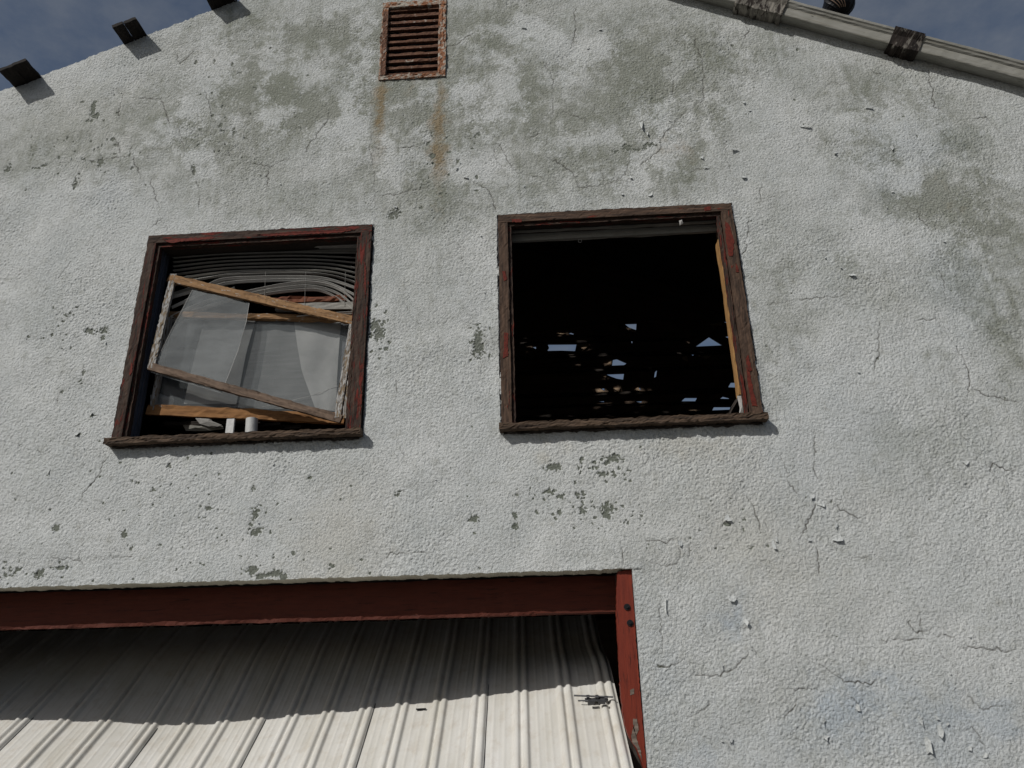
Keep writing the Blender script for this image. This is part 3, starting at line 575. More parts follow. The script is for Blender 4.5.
# barge board on the right
def bz(x): return 5.487-.475*(x-2.263)
prof=[(.02,.03),(-.07,.0),(-.088,.0),(-.092,.006),(-.096,.03),(-.100,.058),(-.104,.061),(-.112,.066),(-.118,.076),(-.127,.081),(-.131,.094),(-.126,.101),(.10,.106)]
sx=np.arange(RX+.02,XR+.3,.03); sv=np.array([1,0,-.475]); sv/=np.linalg.norm(sv); nv=np.array([.475,0,1]); nv/=np.linalg.norm(nv)
mb=MB(); base=0
for i,x in enumerate(sx):
    p=np.array([x,0,bz(x)])
    for (yy,hh) in prof: mb.v.append(tuple(p+nv*(hh+random.gauss(0,.0007)+(.0015*math.sin(x*5)))+np.array([0,yy+random.gauss(0,.0005),0])))
n=len(prof); pl=[0]
for i in range(n-1): pl.append(pl[-1]+math.dist(prof[i],prof[i+1]))
for i in range(len(sx)-1):
    for j in range(n-1):
        mb.f.append((i*n+j,(i+1)*n+j,(i+1)*n+j+1,i*n+j+1)); mb.uv.append([(sx[i],pl[j]),(sx[i+1],pl[j]),(sx[i+1],pl[j+1]),(sx[i],pl[j+1])]); mb.mi.append(0)
barge=mb.build('barge_board',M_fascia,B)
for (xa,xb,wh) in ((W(737,10,-.10)[0],W(784,20,-.10)[0],0),(W(889,40,-.10)[0],W(918,45,-.10)[0],1)):
    mb=MB(); xx=np.linspace(xa,xb,26); pr=[(.02,.0),(-.07,-.016),(-.098,-.014),(-.106,.03),(-.112,.06),(-.130,.08),(-.140,.10),(-.13,.108),(.05,.111)]
    pl=[0]; low=0
    for i in range(len(pr)-1): pl.append(pl[-1]+math.dist(pr[i],pr[i+1]))
    for x in xx:
        p=np.array([x,0,bz(x)]); low=.3*low+random.gauss(0,.0035)
        for k_,(yy,hh) in enumerate(pr): mb.v.append(tuple(p+nv*(hh+(low if k_<3 else random.gauss(0,.0006)))+np.array([0,yy+random.gauss(0,.0007),0])))
    n=len(pr)
    for i in range(len(xx)-1):
        for j in range(n-1): mb.f.append((i*n+j,(i+1)*n+j,(i+1)*n+j+1,i*n+j+1)); mb.uv.append([(xx[i],pl[j]),(xx[i+1],pl[j]),(xx[i+1],pl[j+1]),(xx[i],pl[j+1])]); mb.mi.append(0)
    mb.face([mb.v[j] for j in range(n)]); mb.face([mb.v[(len(xx)-1)*n+j] for j in range(n)])
    o=mb.build('rafter_tail',(M_tail0,M_tail)[wh],B); tag(o,('rotten rafter end with shredded pale paint','dark rotten rafter end breaking through the trim')[wh])
# round roof ventilator behind the trim
p=W(838.5,3,.12); mb=MB(); r=.103; rings=14; seg=48
for i in range(rings+1):
    th=math.pi*i/rings
    for j in range(seg):
        a=2*math.pi*j/seg+th*.5; rr=r*(1+.05*(j%4==0)); mb.v.append((p[0]+rr*math.sin(th)*math.cos(a),p[1]+rr*math.sin(th)*math.sin(a),p[2]-r*.1+rr*.95*math.cos(th)))
for i in range(rings):
    for j in range(seg): j2=(j+1)%seg; mb.f.append((i*seg+j,i*seg+j2,(i+1)*seg+j2,(i+1)*seg+j)); mb.uv.append([(0,0)]*4); mb.mi.append(0)
rv=mb.build('roof_ventilator',M_black,B,smooth=False); tag(rv,'round black ribbed ventilator behind the roof trim')
mb=MB(); mb.tube([(p[0],p[1]+.06,zr(p[0])-.08),(p[0],p[1]+.03,p[2]-.06)],.05,16); mb.build('collar',M_black,rv)
mb=MB()
for k_ in range(4):
    pts=[]
    for i in range(9):
        th=math.radians(92+i*7); a=math.radians(212+k_*12+i*4); rr=r*1.07; pts.append((p[0]+rr*math.sin(th)*math.cos(a),p[1]+rr*math.sin(th)*math.sin(a),p[2]-r*.1+rr*.95*math.cos(th)))
    mb.tube(pts,.0028,6)
mb.build('vane_edge',plain('pale_vane_edge',(.25,.17,.12)),rv)  # pale arcs on the lower front of the ventilator

# ------------------------------------------------------------------ windows
def rect_frame(x0,x1,z0,z1,wd,y0,y1,parent,mat,name,widths=None,jit=.0008,wear=.003):
    wl,wr,wt,wb=widths or (wd,)*4; yc=(y0+y1)/2; dy=y1-y0; mb=MB()
    mb.board((x0,yc,z1-wt/2),(x1,yc,z1-wt/2),(0,0,wt),(0,dy,0),seg=.015,jit=jit,wear=wear,n=5)
    mb.board((x0+wl/2,yc,z0+wb+.001),(x0+wl/2,yc,z1-wt-.001),(wl,0,0),(0,dy,0),seg=.015,jit=jit,wear=wear,n=5)
    mb.board((x1-wr/2,yc,z0+wb+.001),(x1-wr/2,yc,z1-wt-.001),(wr,0,0),(0,dy,0),seg=.015,jit=jit,wear=wear,n=5)
    if wb>0: mb.board((x0,yc,z0+wb/2),(x1,yc,z0+wb/2),(0,0,wb),(0,dy,0),seg=.015,jit=jit,wear=wear,n=5)
    return mb.build(name,mat,parent)
def window(q,label,mat,right):
    x0,x1,z0,z1=q
    win=rect_frame(x0,x1,z0+.05,z1,.07,-.022,.012,B,mat,'window',widths=(.057,.067,.055,0),jit=.0006,wear=.0025); tag(win,label)
    rect_frame(x0-.009,x1+.009,z0+.03,z1+.009,.03,-.007,.004,win,M_black,'dark_joint_strip',widths=(.03,.03,.03,0),jit=.0014,wear=.004)  # black ragged strip laid in for the gap round the casing
    # second bead inside the casing
    ins=.060
    rect_frame(x0+ins,x1-ins-.012,z0+.045,z1-ins,.02,-.006,.03,win,M_wood_case if right else M_wood_case,'inner_bead',widths=(.018,.02,.018,0))
    mb=MB()
    mb.board((x0-.012,-.029,z0+.023),(x1+.012,-.029,z0+.023),(0,0,.037),(0,.080,0),seg=.015,jit=.0016,wear=.006,n=5)
    mb.board((x0+.01,.07,z0+.038),(x1-.01,.07,z0+.038),(0,0,.03),(0,.118,0),seg=.03,jit=.001)
    mb.build('sill',M_sill,win)
    mb=MB(); mb.board((x0+.01,-.006,z0+.0),(x1-.01,-.006,z0+.0),(0,0,.012),(0,.02,0),seg=.012,jit=.003,wear=.006); mb.build('caulk_line',M_dark,win)
    d0,d1=.012,.15; yc=(d0+d1)/2
    # jamb liners
    mb=MB(); mb.box(x0+.045,x0+.062,d0+.02,d1,z0+.05,z1-.05); lj=mb.build('jamb_liner',M_track,win)
    mb=MB()
    for k_ in range(3): mb.box(x0+.062,x0+.070+.003*(k_%2),d0+.035+k_*.035,d0+.047+k_*.035,z0+.055,z1-.062)
    mb.build('track_rib',M_track,lj)
    mb=MB(); mb.board((x1-.062,yc+.01,z0+.05),(x1-.062,yc+.01,z1-.06),(.016,0,0),(0,d1-d0-.02,0),seg=.05,jit=.0006); mb.build('jamb_liner',M_wood_case2,win)
    mb=MB(); mb.board((x0+.06,yc+.01,z1-.056),(x1-.06,yc+.01,z1-.056),(0,0,.016),(0,d1-d0-.02,0),seg=.05,jit=.0006); mb.build('head_liner',M_dark,win)
    return win
wl=window(WIN[0],'left window casing, dark wood with peeling red paint',M_wood_case,False)
wr=window(WIN[1],'right window casing, brown wood with red paint scraps',M_wood_case2,True)
# right window: grey head strip, tan strip for the sunlit reveal, red scraps
M_scrap=plain('red_paint_scrap',(.17,.026,.014),var=.7,scale=40)
x0,x1,z0,z1=WIN[1]
mb=MB(); mb.board((x0+.07,.115,z1-.088),(x1-.07,.115,z1-.088),(0,0,.05),(0,.02,0),seg=.05,jit=.001); mb.board((x0+.07,.075,z1-.066),(x1-.07,.075,z1-.066),(0,0,.012),(0,.02,0),seg=.05,jit=.001); mb.build('head_strip',M_grey,wr)
mb=MB(); mb.board((x1-.082,.10,z0+.20),(x1-.080,.10,z1-.20),(.017,0,0),(0,.07,0),seg=.05,jit=.001); mb.build('sunlit_reveal_strip',M_tan,wr)  # tan board puts the sunlit face of the jamb reveal into colour
for pts in [[(725,221),(729,224),(734,240),(733,256),(729,256),(726,240)],[(735,263),(738,266),(739,272),(736,272)],[(748,355),(750,362),(752,370),(749,372),(746,360)],[(746,366),(750,372),(753,390),(756,400),(757,406),(752,405),(748,385)],[(511,219),(521,219),(522,222),(512,222)],[(502,271),(505,271),(507,279),(504,281)],[(504,332),(508,333),(508,356),(503,358),(504,345)],[(704,207),(711,206),(711,210),(705,211)]]:
    mb=MB(); poly_prism(mb,ragged([np.array(W(a,b_,-.025)) for a,b_ in pts]),.002); mb.build('paint_scrap',M_scrap,wr)
for pts in [[(163,240),(190,238),(212,236.5),(216,238),(200,240),(186,241),(170,243)],[(256,234.5),(290,232),(330,230),(355,229.5),(340,232.5),(300,234.5),(270,236)],[(364.5,262),(366,270),(366,290),(365,298),(364,280)],[(131,362),(133,366),(130,376),(129,374)],[(361,385),(362,395),(360,415),(359,405)]]:
    mb=MB(); poly_prism(mb,ragged([np.array(W(a,b_,-.025)) for a,b_ in pts],jit=.002),.002); mb.build('paint_scrap',M_scrap,wl)
# left window: upper sash boards and the fixed lower sash
def pboard(mb,a,b,th,Y,dy,dirn='h',**k):
    """board between two photo points on the plane y=Y; th = face height in metres"""
    A=W(*a,Y);Bp=W(*b,Y); d=(Bp-A)/np.linalg.norm(Bp-A); up=np.array([-d[2],0,d[0]])
    mb.board(A,Bp,up*th,(0,dy,0),**k)
mb=MB(); pboard(mb,(166,315),(352,319.5),.035,.135,.03,seg=.03); ls=mb.build('lower_sash',M_sash,wl)
mb=MB(); pboard(mb,(148,410),(345,419),.062,.135,.03,seg=.03); mb.build('bottom_rail',M_rail,ls)
mb=MB(); pboard(mb,(170,316),(152,411),.03,.135,.03,seg=.03); mb.build('stile',M_sashw,ls); mb=MB(); pboard(mb,(353,320),(346,419),.03,.135,.03,seg=.03); mb.build('stile',M_sashw,ls)
mb=MB(); pboard(mb,(268,301),(347,298.5),.034,.145,.02,seg=.02,jit=.003); o=mb.build('upper_rail',M_rail if False else wood('rusty_red_rail',(.20,.07,.035),(.09,.035,.02)),wl)
mb=MB(); pboard(mb,(276,308),(358,306),.045,.14,.02,seg=.05); mb.build('upper_sash_strip',M_grey,wl)
mb=MB(); pboard(mb,(168,246),(364,241),.035,.14,.03,seg=.05,jit=.0005);pboard(mb,(168,254),(364,250),.03,.145,.02,seg=.05,jit=.0005);mb.build('head_strip',M_grey,wl)

# ------------------------------------------------------------------ louvred vent
x0,x1,z0,z1=VENT
v_=rect_frame(x0,x1,z0,z1,.05,-.012,.012,B,M_ventfr,'wall_vent',widths=(.042,.05,.05,.035),jit=.0018,wear=.004); tag(v_,'rusty louvred vent under the gable peak')
mb=MB(); nl=11
for i in range(nl):
    z=z0+.055+(z1-z0-.115)*i/(nl-1)
    mb.board((x0+.035,.030,z),(x1-.04,.030,z),(0,-.040,-.018),(0,.002,.003),seg=.03,jit=.0008,n=1); mb.board((x0+.035,.0085,z-.001),(x1-.04,.0085,z-.001),(0,0,.021),(0,.003,0),seg=.02,jit=.0012,n=2)
mb.build('louvre_blades',M_rust,v_)
mb=MB(); mb.box(x0+.03,x1-.03,.10,.12,z0+.03,z1-.03); mb.build('vent_backing',M_black,v_)
mb=MB(); mb.board((x0+.028,-.013,z0+.04),(x0+.026,-.013,z1-.09),(.030,0,0),(0,.004,0),seg=.012,jit=.0015,wear=.003); mb.build('vent_flange',M_rust,v_)

# ------------------------------------------------------------------ garage door
mb=MB(); mb.board((DX0+.0,.23,2.101),(DX1-.04,.23,2.101),(0,0,.186),(0,.09,0),seg=.03,jit=.0009,n=5); o=mb.build('lintel_beam',M_redbeam,B); tag(o,'dark red timber lintel over the garage door')
mb=MB(); mb.board((DX0+.0,.184,2.010),(DX1-.5,.184,2.010),(0,0,.014),(0,.006,0),seg=.02,jit=.0018,n=1); mb.build('sunlit_lip',plain('sunlit_red_lip',(.095,.022,.012),scale=9),B)  # thin lip added so the shaded lintel's lower edge catches light
mb=MB(); JP=[(617.5,571.5),(631.6,569.5),(633.5,600),(636,640),(640,690),(643.5,730),(646.6,768),(650,810),(646,775),(637,751),(628,735),(624,722),(621.5,700),(619,660),(616.5,610)]
pf=ragged([W(a,b_,.022) for a,b_ in JP],step=.012,jit=.0012); pb=[(p[0],p[1]+.07,p[2]) for p in pf]; pf=[tuple(p) for p in pf]
mb.face(pf,uv=[(p[2],p[0]) for p in pf]); mb.face(pb[::-1],uv=[(p[2],p[0]) for p in pb[::-1]])
for i in range(len(pf)):
    k_=(i+1)%len(pf); mb.face([pf[i],pf[k_],pb[k_],pb[i]],uv=[(pf[i][2],0),(pf[k_][2],0),(pf[k_][2],.07),(pf[i][2],.07)])
j=mb.build('door_jamb',M_red,B); tag(j,'red painted timber jamb right of the garage door')
for pp in ((627,607),(630,623)):
    c=W(*pp,.02); mb=MB()
    mb.tube([c+np.array([0,.004,0]),c+np.array([0,-.004,0])],.016,16); mb.tube([c+np.array([0,-.004,0]),c+np.array([0,-.012,0])],.008,6); mb.build('bolt',M_black,j)
mb=MB()
M_bare=wood('bare_weathered_wood',(.26,.21,.17),(.06,.045,.035)); mb2=MB(); mb2.board((DX1-.04,.135,0),(DX1-.04,.135,2.19),(.07,0,0),(0,.06,0),seg=.1); mb2.build('inner_jamb',M_dark,B)
for pts in [[(631,737),(634,724),(637,740),(641,752),(642,762),(637,748),(633,744)],[(633,718),(637,719),(639,730),(636,736),(633,728)],[(630,690),(634,688),(634,694),(630,695)]]:
    mb=MB(); poly_prism(mb,ragged([np.array(W(a,b_,.020)) for a,b_ in pts],jit=.001),.003); mb.build('bare_patch',M_bare,j)
mb=MB(); mb.board((DX0+.056,.06,0),(DX0+.056,.06,2.19),(.100,0,0),(0,.075,0),seg=.05); o=mb.build('door_jamb',M_red,B)
# swung-up ribbed sheet
d=np.array([-.0345,.843,.537]); d/=np.linalg.norm(d)
SH=[(20,719),(98,721),(190,726),(252,720),(327,713),(403,705),(481,696),(562,687),(602,684)]
ux=[];dl=[];sn=np.array([0,SUN.z,-SUN.y]); E0=np.array([0,.185,2.006])
for p in SH:
    r_=M@np.array([(p[0]-512)/F,-(p[1]-384)/F,1]); t=np.dot(E0-C0,sn)/np.dot(r_,sn); q=C0+t*r_; ux.append(q[0]); dl.append(q[2]-.637*q[1])
print('door',np.round(ux,3),np.round(dl,3))
ZB=np.mean(dl[3:7]); dl=np.array(dl)-ZB
rib0=None
def plane_x(px,py):
    """x on the tilted sheet's reference plane, slid along the ribs to Y=.5"""
    r_=M@np.array([(px-512)/F,-(py-384)/F,1]); t=(ZB+.637*C0[1]-C0[2])/(r_[2]-.637*r_[1]); q=C0+t*r_; return q[0]+(.5-q[1])*d[0]/d[1]
ribs=[plane_x(a,b_) for a,b_ in ((602,684),(562,687),(521,692),(481,696),(442,700),(403,705),(366,709),(327,713),(289,716),(252,720),(213,724),(177,725),(141,724),(98,721),(60,720),(20,719))]
print('ribs',np.round(ribs,3),np.round(np.diff(ribs),3))
sp_=-np.mean(np.diff(ribs)); rr=list(ribs); rr[0]=rr[1]+sp_
while rr[-1]>-4: rr.append(rr[-1]-sp_)
rr=np.array(rr); xe=plane_x(609.6,684); print('edge',plane_x(609.6,684),plane_x(625,768),plane_x(600,640),'rib0',rr[0])
us=np.arange(-3.93,xe,.005); us=np.append(us,xe)
def prof_h(u):
    h=0
    k=np.argmin(abs(rr-u)); q=u-rr[k]
    for c_,wd,hh in((-.0235,.0185,.017),(.0235,.0185,.017),(-.085,.006,.0022),(.085,.006,.0022),(-.115,.005,.0012)):
        h+=hh*math.exp(-((q-c_)/wd*1.15)**4) if hh>.01 else hh*math.exp(-((q-c_)/wd)**2)
    if k%3==0 and abs(q+.048)<.0035: h-=.003        # lap seam
    return h
hs=np.array([prof_h(u) for u in us]); du=np.interp(us,ux[::1],dl[::1])
# smooth warp
kern=np.ones(61)/61; du=np.convolve(np.pad(du,30,'edge'),kern,'valid')
vs=np.arange(-1.0,1.2,.03); nn_=np.array([0,-.537,.843])
VN=[]; mb=MB()
from mathutils import noise as mnoise
for a_,v0 in enumerate(vs):
    for b_,u in enumerate(us):
        fd=1-min(1,max(0,(v0-.15)/.75)); p=np.array([u,.5,ZB+.637*.5+du[b_]*(fd*fd*(3-2*fd))])+d*v0; e=hs[b_]+.003*mnoise.noise(Vector((u*1.7,v0*2.1,3)))+.0012*mnoise.noise(Vector((u*7,v0*5,9)))
        mb.v.append(tuple(p+nn_*e))
nu=len(us)
for a_ in range(len(vs)-1):
    for b_ in range(nu-1):
        mb.f.append((a_*nu+b_,a_*nu+b_+1,(a_+1)*nu+b_+1,(a_+1)*nu+b_)); mb.uv.append([(us[b_],vs[a_]),(us[b_+1],vs[a_]),(us[b_+1],vs[a_+1]),(us[b_],vs[a_+1])]); mb.mi.append(0)
gd=mb.build('garage_door',M_door,B,smooth=True); tag(gd,'pale ribbed steel garage door, swung part way up')
# seams, frame below, latch
def onsheet(px,py,lift=.0):
    r_=M@np.array([(px-512)/F,-(py-384)/F,1]); z_=ZB+lift+np.interp(plane_x(px,py),ux,dl); t=(z_+.637*C0[1]-C0[2])/(r_[2]-.637*r_[1]); return C0+t*r_
mb=MB()
for k_ in range(0,len(rr)):
    if k_%3==0 and k_>0:
        mb=MB(); u=rr[k_]+.047; q0=np.array([u,.5,ZB+.637*.5+np.interp(u,ux,dl)]); q1=np.array([u,.5,ZB+.637*.5]); mb.board(q0+d*-.995+nn_*.003,q0+d*.2+nn_*.002,(.0026,0,0),nn_*.002,seg=.1,jit=.0003,n=1); mb.build('sheet_seam',M_black,gd)
mb=MB()
for vv in (-.93,.05,1.05):
    a_=np.array([-3.9,.5,ZB+.3185])+d*vv-nn_*.19; b_=np.array([xe-.03,.5,ZB+.3185])+d*vv-nn_*.19; mb.board(a_,b_,nn_*.05,d*.09,seg=.2)
mb.build('door_brace',M_dark,gd)
la=MB(); up=nn_; rt=np.array([1,0,0])
c=onsheet(596,699,.028)
def lb(mb,p,q,w1,w2,**k): mb.board(p,q,w1,w2,seg=.01,jit=.0006,n=2,**k)
A=onsheet(585,700,.03);Bq=onsheet(608,699,.03)
lb(la,A,Bq,d*.030,up*.006); lat=la.build('slide_latch',M_latch,gd); tag(lat,'dark steel slide bolt at the right edge of the garage door')
mb=MB(); mb.tube([onsheet(574,695.5,.045),onsheet(613,697,.045)],.0045,10); mb.tube([onsheet(578,700.5,.035),onsheet(592,700.5,.035)],.003,8); mb.build('bolt_rod',M_latch,lat)
for a_,b_ in((588,697),(597,697),(606,698)):
    c=onsheet(a_,b_,.04); mb=MB(); mb.tube([c-rt*.008,c+rt*.008],.011,12); mb.build('bolt_bracket',M_latch,lat)
for c,wa,wb in ((onsheet(591,702,.046),.014,.018),(onsheet(602,702,.046),.02,.016)):
    mb=MB(); lb(mb,c-rt*wa,c+rt*wb,d*.018,up*.011); mb.build('bracket_plate',M_latch,lat)
mb=MB(); poly_prism(mb,[onsheet(a_,b_,.012) for a_,b_ in((416,708.5),(426,708),(426,709.3),(416,710))],.002); mb.build('slot',M_black,gd)

# ------------------------------------------------------------------ loose things in the left window
# tilted sash hanging out of square
TL,TR,BR,BL=(171,275),(357,318),(340,423),(148,370)
def Z3(p,Y): return W(p[0],p[1],Y)
yTL,yTR,yBR,yBL=.075,.085,.045,.035
P_TL,P_TR,P_BR,P_BL=Z3(TL,yTL),Z3(TR,yTR),Z3(BR,yBR),Z3(BL,yBL)
sa=empty('broken_sash',tuple(P_BL),'broken window sash hanging askew in the left window','window sash')
def rail(name,a,b,th,mat,inward,wear=.003):
    dd=(b-a)/np.linalg.norm(b-a); nrm=np.cross(dd,inward); nrm/=np.linalg.norm(nrm); inn=np.cross(nrm,dd); 
    if inn@inward<0: inn=-inn
    mb=MB(); mb.board(a+inn*th/2,b+inn*th/2,inn*th,nrm*.024,seg=.015,jit=.001,wear=wear,n=4); return mb.build(name,mat,sa)
ctr=(P_TL+P_TR+P_BR+P_BL)/4
rail('top_rail',P_TL,P_TR,.052,M_sash,ctr-(P_TL+P_TR)/2)
o=rail('bottom_rail',P_BL,P_BR,.046,wood('grey_brown_rail',(.20,.14,.10),(.08,.055,.04),scrap=((.35,.31,.27),.7)),ctr-(P_BL+P_BR)/2)
o=rail('stile',P_BL+(P_TL-P_BL)*.01,P_TL,.040,M_sashw,ctr-(P_BL+P_TL)/2,.005); tag(o,'stile covered in flaking white paint')
o=rail('stile',P_BR+(P_TR-P_BR)*.04,P_TR-(P_TR-P_BR)*.04,.038,M_sashw,ctr-(P_BR+P_TR)/2,.005)
# torn film in the sash, curved right edge
def bilin(px,py):
    # depth on the sash plane from the four corners
    n_=np.cross(P_TR-P_TL,P_BL-P_TL); r_=M@np.array([(px-512)/F,-(py-384)/F,1]); t=np.dot(P_TL-C0,n_)/np.dot(r_,n_); return C0+t*r_
def sheet(name,L_,R_,mat,parent,f,rows=14,cols=10,ripple=.003,th=.0008):
    """sheet between a left and a right photo polyline"""
    def ev_(pl,t):
        k=t*(len(pl)-1); i=min(int(k),len(pl)-2); a=k-i; return pl[i][0]*(1-a)+pl[i+1][0]*a,pl[i][1]*(1-a)+pl[i+1][1]*a
    mb=MB(); 
    for back in (0,1):
        for i in range(rows+1):
            l=ev_(L_,i/rows); r_=ev_(R_,i/rows)
            for j in range(cols+1):
                s_=j/cols; q=f(l[0]+(r_[0]-l[0])*s_,l[1]+(r_[1]-l[1])*s_); mb.v.append(tuple(q+np.array([0,ripple*math.sin(s_*9+i*.35)+back*th,0])))
    n=cols+1; off=(rows+1)*n
    for i in range(rows):
        for j in range(cols):
            a=i*n+j; mb.f.append((a,a+1,a+n+1,a+n)); mb.f.append((off+a,off+a+n,off+a+n+1,off+a+1)); mb.uv+= [[(0,0)]*4]*2; mb.mi+=[0,0]
    me_o=mb.build(name,mat,parent,smooth=True); return me_o
sheet('film',[(191.7,289),(172,328),(150,372)],[(249,302),(246,322),(238,350),(228,376),(221,393)],M_film,sa,lambda a,b_: bilin(a,b_)+np.array([0,.006,0]))
mb=MB(); mb.tube([bilin(a,b_)+np.array([0,.003,0]) for a,b_ in((249,303),(246,322),(238,350),(228,376),(222,390))],.0012,6); mb.tube([bilin(a,b_)+np.array([0,.003,0]) for a,b_ in((192,290),(172,328),(153,368))],.001,6); mb.build('film_edge',M_blind,sa)
# sheer curtain behind the fixed sash
cu_o=empty('sheer_curtain',tuple(W(250,405,.2)),'torn grey sheer curtain behind the askew sash of the left window','curtain')
fY=lambda Yv: (lambda a,b_: W(a,b_,Yv))
sheet('curtain_panel',[(205,318),(196,350),(184,404)],[(256,318),(246,355),(236,404)],M_curt_b,cu_o,fY(.175),ripple=.004)
sheet('curtain_panel',[(238,320),(232,360),(222,407)],[(262,320),(256,355),(243,407)],sheer('curtain_gap_shade',(.10,.10,.098),.85),cu_o,fY(.19),ripple=.002)  # dark sheet painted in for the unlit gap between panels
sheet('curtain_panel',[(258,320),(250,355),(238,408)],[(300,320),(304,355),(318,410)],M_curt_a,cu_o,fY(.182),cols=14,ripple=.004)
sheet('curtain_panel',[(294,322),(297,345),(302,372),(316,410)],[(341,322),(339,350),(337,380),(336,411)],M_curt_b,cu_o,fY(.172),ripple=.004)
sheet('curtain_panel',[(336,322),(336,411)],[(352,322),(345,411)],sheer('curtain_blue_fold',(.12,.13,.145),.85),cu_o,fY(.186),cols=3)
mb=MB(); mb.tube([W(a,b_,.168) for a,b_ in((262,407),(285,402),(310,396),(338,386))],.0012,6); mb.build('pulled_thread',M_blind,cu_o)
# glass of the fixed lower sash
mb=MB(); poly_prism(mb,[W(a,b_,.15) for a,b_ in((168,318),(352,321),(346,415),(152,407))],.003); mb.build('glass_pane',M_glass,ls)
# venetian blind: straight stack above, sagging slats below
bl=empty('venetian_blind',tuple(W(265,240,.13)),'collapsed dusty venetian blind bunched at the top of the left window','blind')
z2=lambda q:(95+q[0]/3.073,210+q[1]/3.073)
mb=MB(); mb.board(W(168,249,.11),W(363,245,.11),(0,0,.022),(0,.03,0),seg=.1,jit=.0004); mb.build('headrail',M_blind,bl)
def spline(pts,n=28):
    out_=[]; P_=[pts[0]]+list(pts)+[pts[-1]]
    m_=len(pts)-1
    for i in range(n+1):
        t=i/n*m_; k=min(int(t),m_-1); a=t-k; p0,p1,p2,p3=[np.array(P_[k+j],float) for j in range(4)]
        out_.append(.5*((2*p1)+(-p0+p2)*a+(2*p0-5*p1+4*p2-p3)*a*a+(-p0+3*p1-3*p2+p3)*a**3))
    return out_
def slat(pts,Yc,tilt=.35,wdt=.025,droop=0):
    wdt=.021
    pts=spline([z2(p) for p in pts]); mb=MB(); c=[W(a,b_,Yc) for a,b_ in pts]
    for p in c:
        for j in range(5):
            s_=(j/4-.5); mb.v.append(tuple(p+np.array([0,s_*wdt*math.cos(tilt),-s_*wdt*math.sin(tilt)+.0025*(1-(2*s_)**2)])))
    for p in list(c):
        for j in range(5):
            s_=(j/4-.5); mb.v.append(tuple(p+np.array([0,s_*wdt*math.cos(tilt),-s_*wdt*math.sin(tilt)+.0025*(1-(2*s_)**2)-.0012])))
    n=len(c); off=n*5
    for i in range(n-1):
        for j in range(4):
            a=i*5+j; mb.f.append((a,a+1,a+6,a+5)); mb.f.append((off+a,off+a+5,off+a+6,off+a+1)); mb.uv+=[[(0,0)]*4]*2; mb.mi+=[0,0]
        for j in (0,4):
            a=i*5+j; mb.f.append((a,a+5,off+a+5,off+a)); mb.uv.append([(0,0)]*4); mb.mi.append(0)
    return mb.build('slat',M_blind,bl,smooth=True)
for k_ in range(7):
    y=130+k_*11
    slat([(240,y+18+k_*2),(400,y+6),(600,y),(720,y+2+k_*.5),(812,y+2+k_*5)],.125+.003*k_,tilt=-.1+.05*k_)
SL=[([(238,232),(330,212),(460,192),(600,190),(720,200),(812,225)],.14,.1),([(238,268),(330,240),(390,214),(500,207),(640,206),(720,214),(812,244)],.12,.8),([(236,300),(330,256),(400,226),(520,217),(640,216),(720,226),(812,268)],.128,.85),
([(232,330),(340,282),(480,249),(580,229),(650,222),(720,232),(770,256),(810,292)],.12,.75),([(300,312),(480,258),(580,240),(650,234),(710,243),(760,265),(808,308)],.13,.75),([(420,280),(540,256),(650,245),(700,250),(750,275),(795,312)],.135,.7),
([(232,262),(300,240),(400,222)],.15,.7),([(232,345),(300,305),(380,262),(430,240)],.145,.4),([(225,380),(290,330),(360,290)],.15,.7),([(620,330),(700,322),(808,315)],.12,.9)]
for pts,yc,tl in SL: slat(pts,yc,tl)
mb=MB()
for px in (524,648,770):
    mb=MB(); mb.tube([W(*z2((px,190)),.12),W(*z2((px-4,295)),.125)],.0012,6); mb.build('ladder_cord',M_cord,bl)
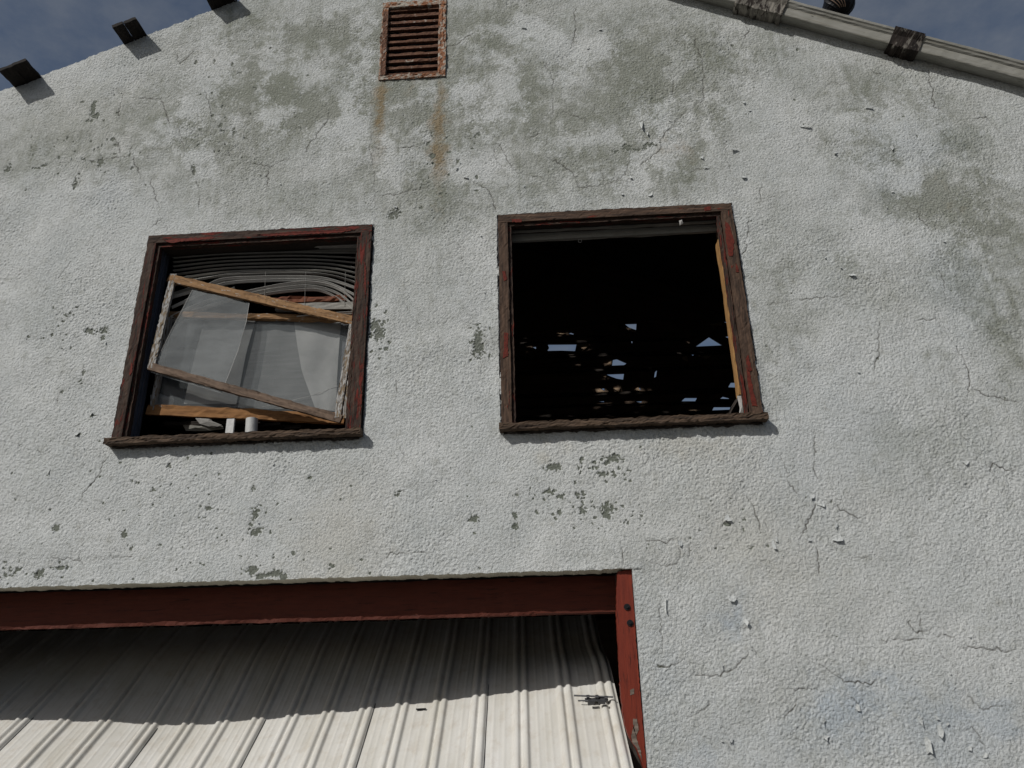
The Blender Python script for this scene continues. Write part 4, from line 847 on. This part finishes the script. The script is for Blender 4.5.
# things standing on the left sill
o=MB(); c0=W(251,441,.10); c1=W(252,419,.10); rad=.034
o.tube([c0+np.array([0,0,-.02]),c1],rad,28); o=o.build('white_pipe',M_pipe,None,smooth=False); tag(o,'short fat white plastic pipe standing on the sill of the left window','pipe')
mb=MB(); mb.board(W(228.5,442,.09),W(231,419,.10),(.046,0,0),(0,.012,0),seg=.05,jit=.0005); o=mb.build('white_strip',M_pipe); tag(o,'narrow flat white strip left of the fat pipe in the left window','strip')
def scrap(name,pts,Yv,mat,lab,cat):
    mb=MB(); P_=[W(a,b_,Yv)+np.array([0,random.uniform(-.01,.01),0]) for a,b_ in pts]; c_=sum(P_)/len(P_)+np.array([0,-.012,0])
    n=len(P_)
    for i in range(n):
        mb.face([P_[i],P_[(i+1)%n],c_]); mb.face([P_[(i+1)%n]+np.array([0,.006,0]),P_[i]+np.array([0,.006,0]),c_+np.array([0,.008,0])]); mb.face([P_[i],P_[(i+1)%n],P_[(i+1)%n]+np.array([0,.006,0]),P_[i]+np.array([0,.006,0])])
    o=mb.build(name,mat); tag(o,lab,cat); return o
M_rag=plain('pale_rag',(.46,.45,.43),rough=.9,scale=14)
scrap('plaster_lump',[(150,395),(160,393),(168,397),(173,396),(175,401),(170,405),(152,405)],.19,M_rag,'pale grey lump of rubble at the lower left inside the left window','rubble')
scrap('pale_scrap',[(195,418),(210,417),(212,421),(222,425),(214,428),(200,424)],.24,M_rag,'pale torn scrap below the brown rail in the left window','scrap')
scrap('pale_scrap',[(182,424),(200,426),(222,425),(224,429),(205,431),(186,431)],.26,M_grey,'brownish flat scrap lying low behind the sill of the left window','scrap')
# dark clutter behind the sill
mb=MB()
for k_ in range(4): mb.board(W(166+k_*22,425+k_*3,.3+.05*k_),W(262+k_*20,423+k_*3,.28+.04*k_),(0,0,.02),(0,.06,0),seg=.05,jit=.002)
o=mb.build('timber_offcuts',M_dark); tag(o,'dark timber offcuts lying behind the left window sill','timber')
# right window: crumpled white scrap, dark stick, bent wire, hook, peeling bit at the head
scrap('white_rag',[(737,396),(742,396),(744,404),(746,409),(744,416),(739,416),(740,408)],.07,M_rag,'crumpled white rag in the lower right corner of the right window','rag')
mb=MB(); mb.board(W(727,418,.08),W(737,399,.10),(.02,0,.01),(0,.015,0),seg=.03); o=mb.build('dark_stick',M_dark); tag(o,'dark stick leaning in the lower right corner of the right window','stick')
mb=MB(); mb.tube([W(a,b_,.10) for a,b_ in spline([(622,420),(630,421.5),(645,423),(660,423.5),(672,422)])],.002,6); o=mb.build('bent_wire',M_cord); tag(o,'thin bent wire lying on the sill of the right window','wire')
c=W(580,241,.10); mb=MB(); mb.tube([c+np.array([.011*math.cos(a),0,.011*math.sin(a)]) for a in np.linspace(0,6.0,16)],.0018,6); o=mb.build('hook',M_cord,wr)
scrap('paint_curl',[(679,221),(682,220),(683,224),(680,225)],.01,M_rag,'small white paint curl under the head of the right window','paint flake')
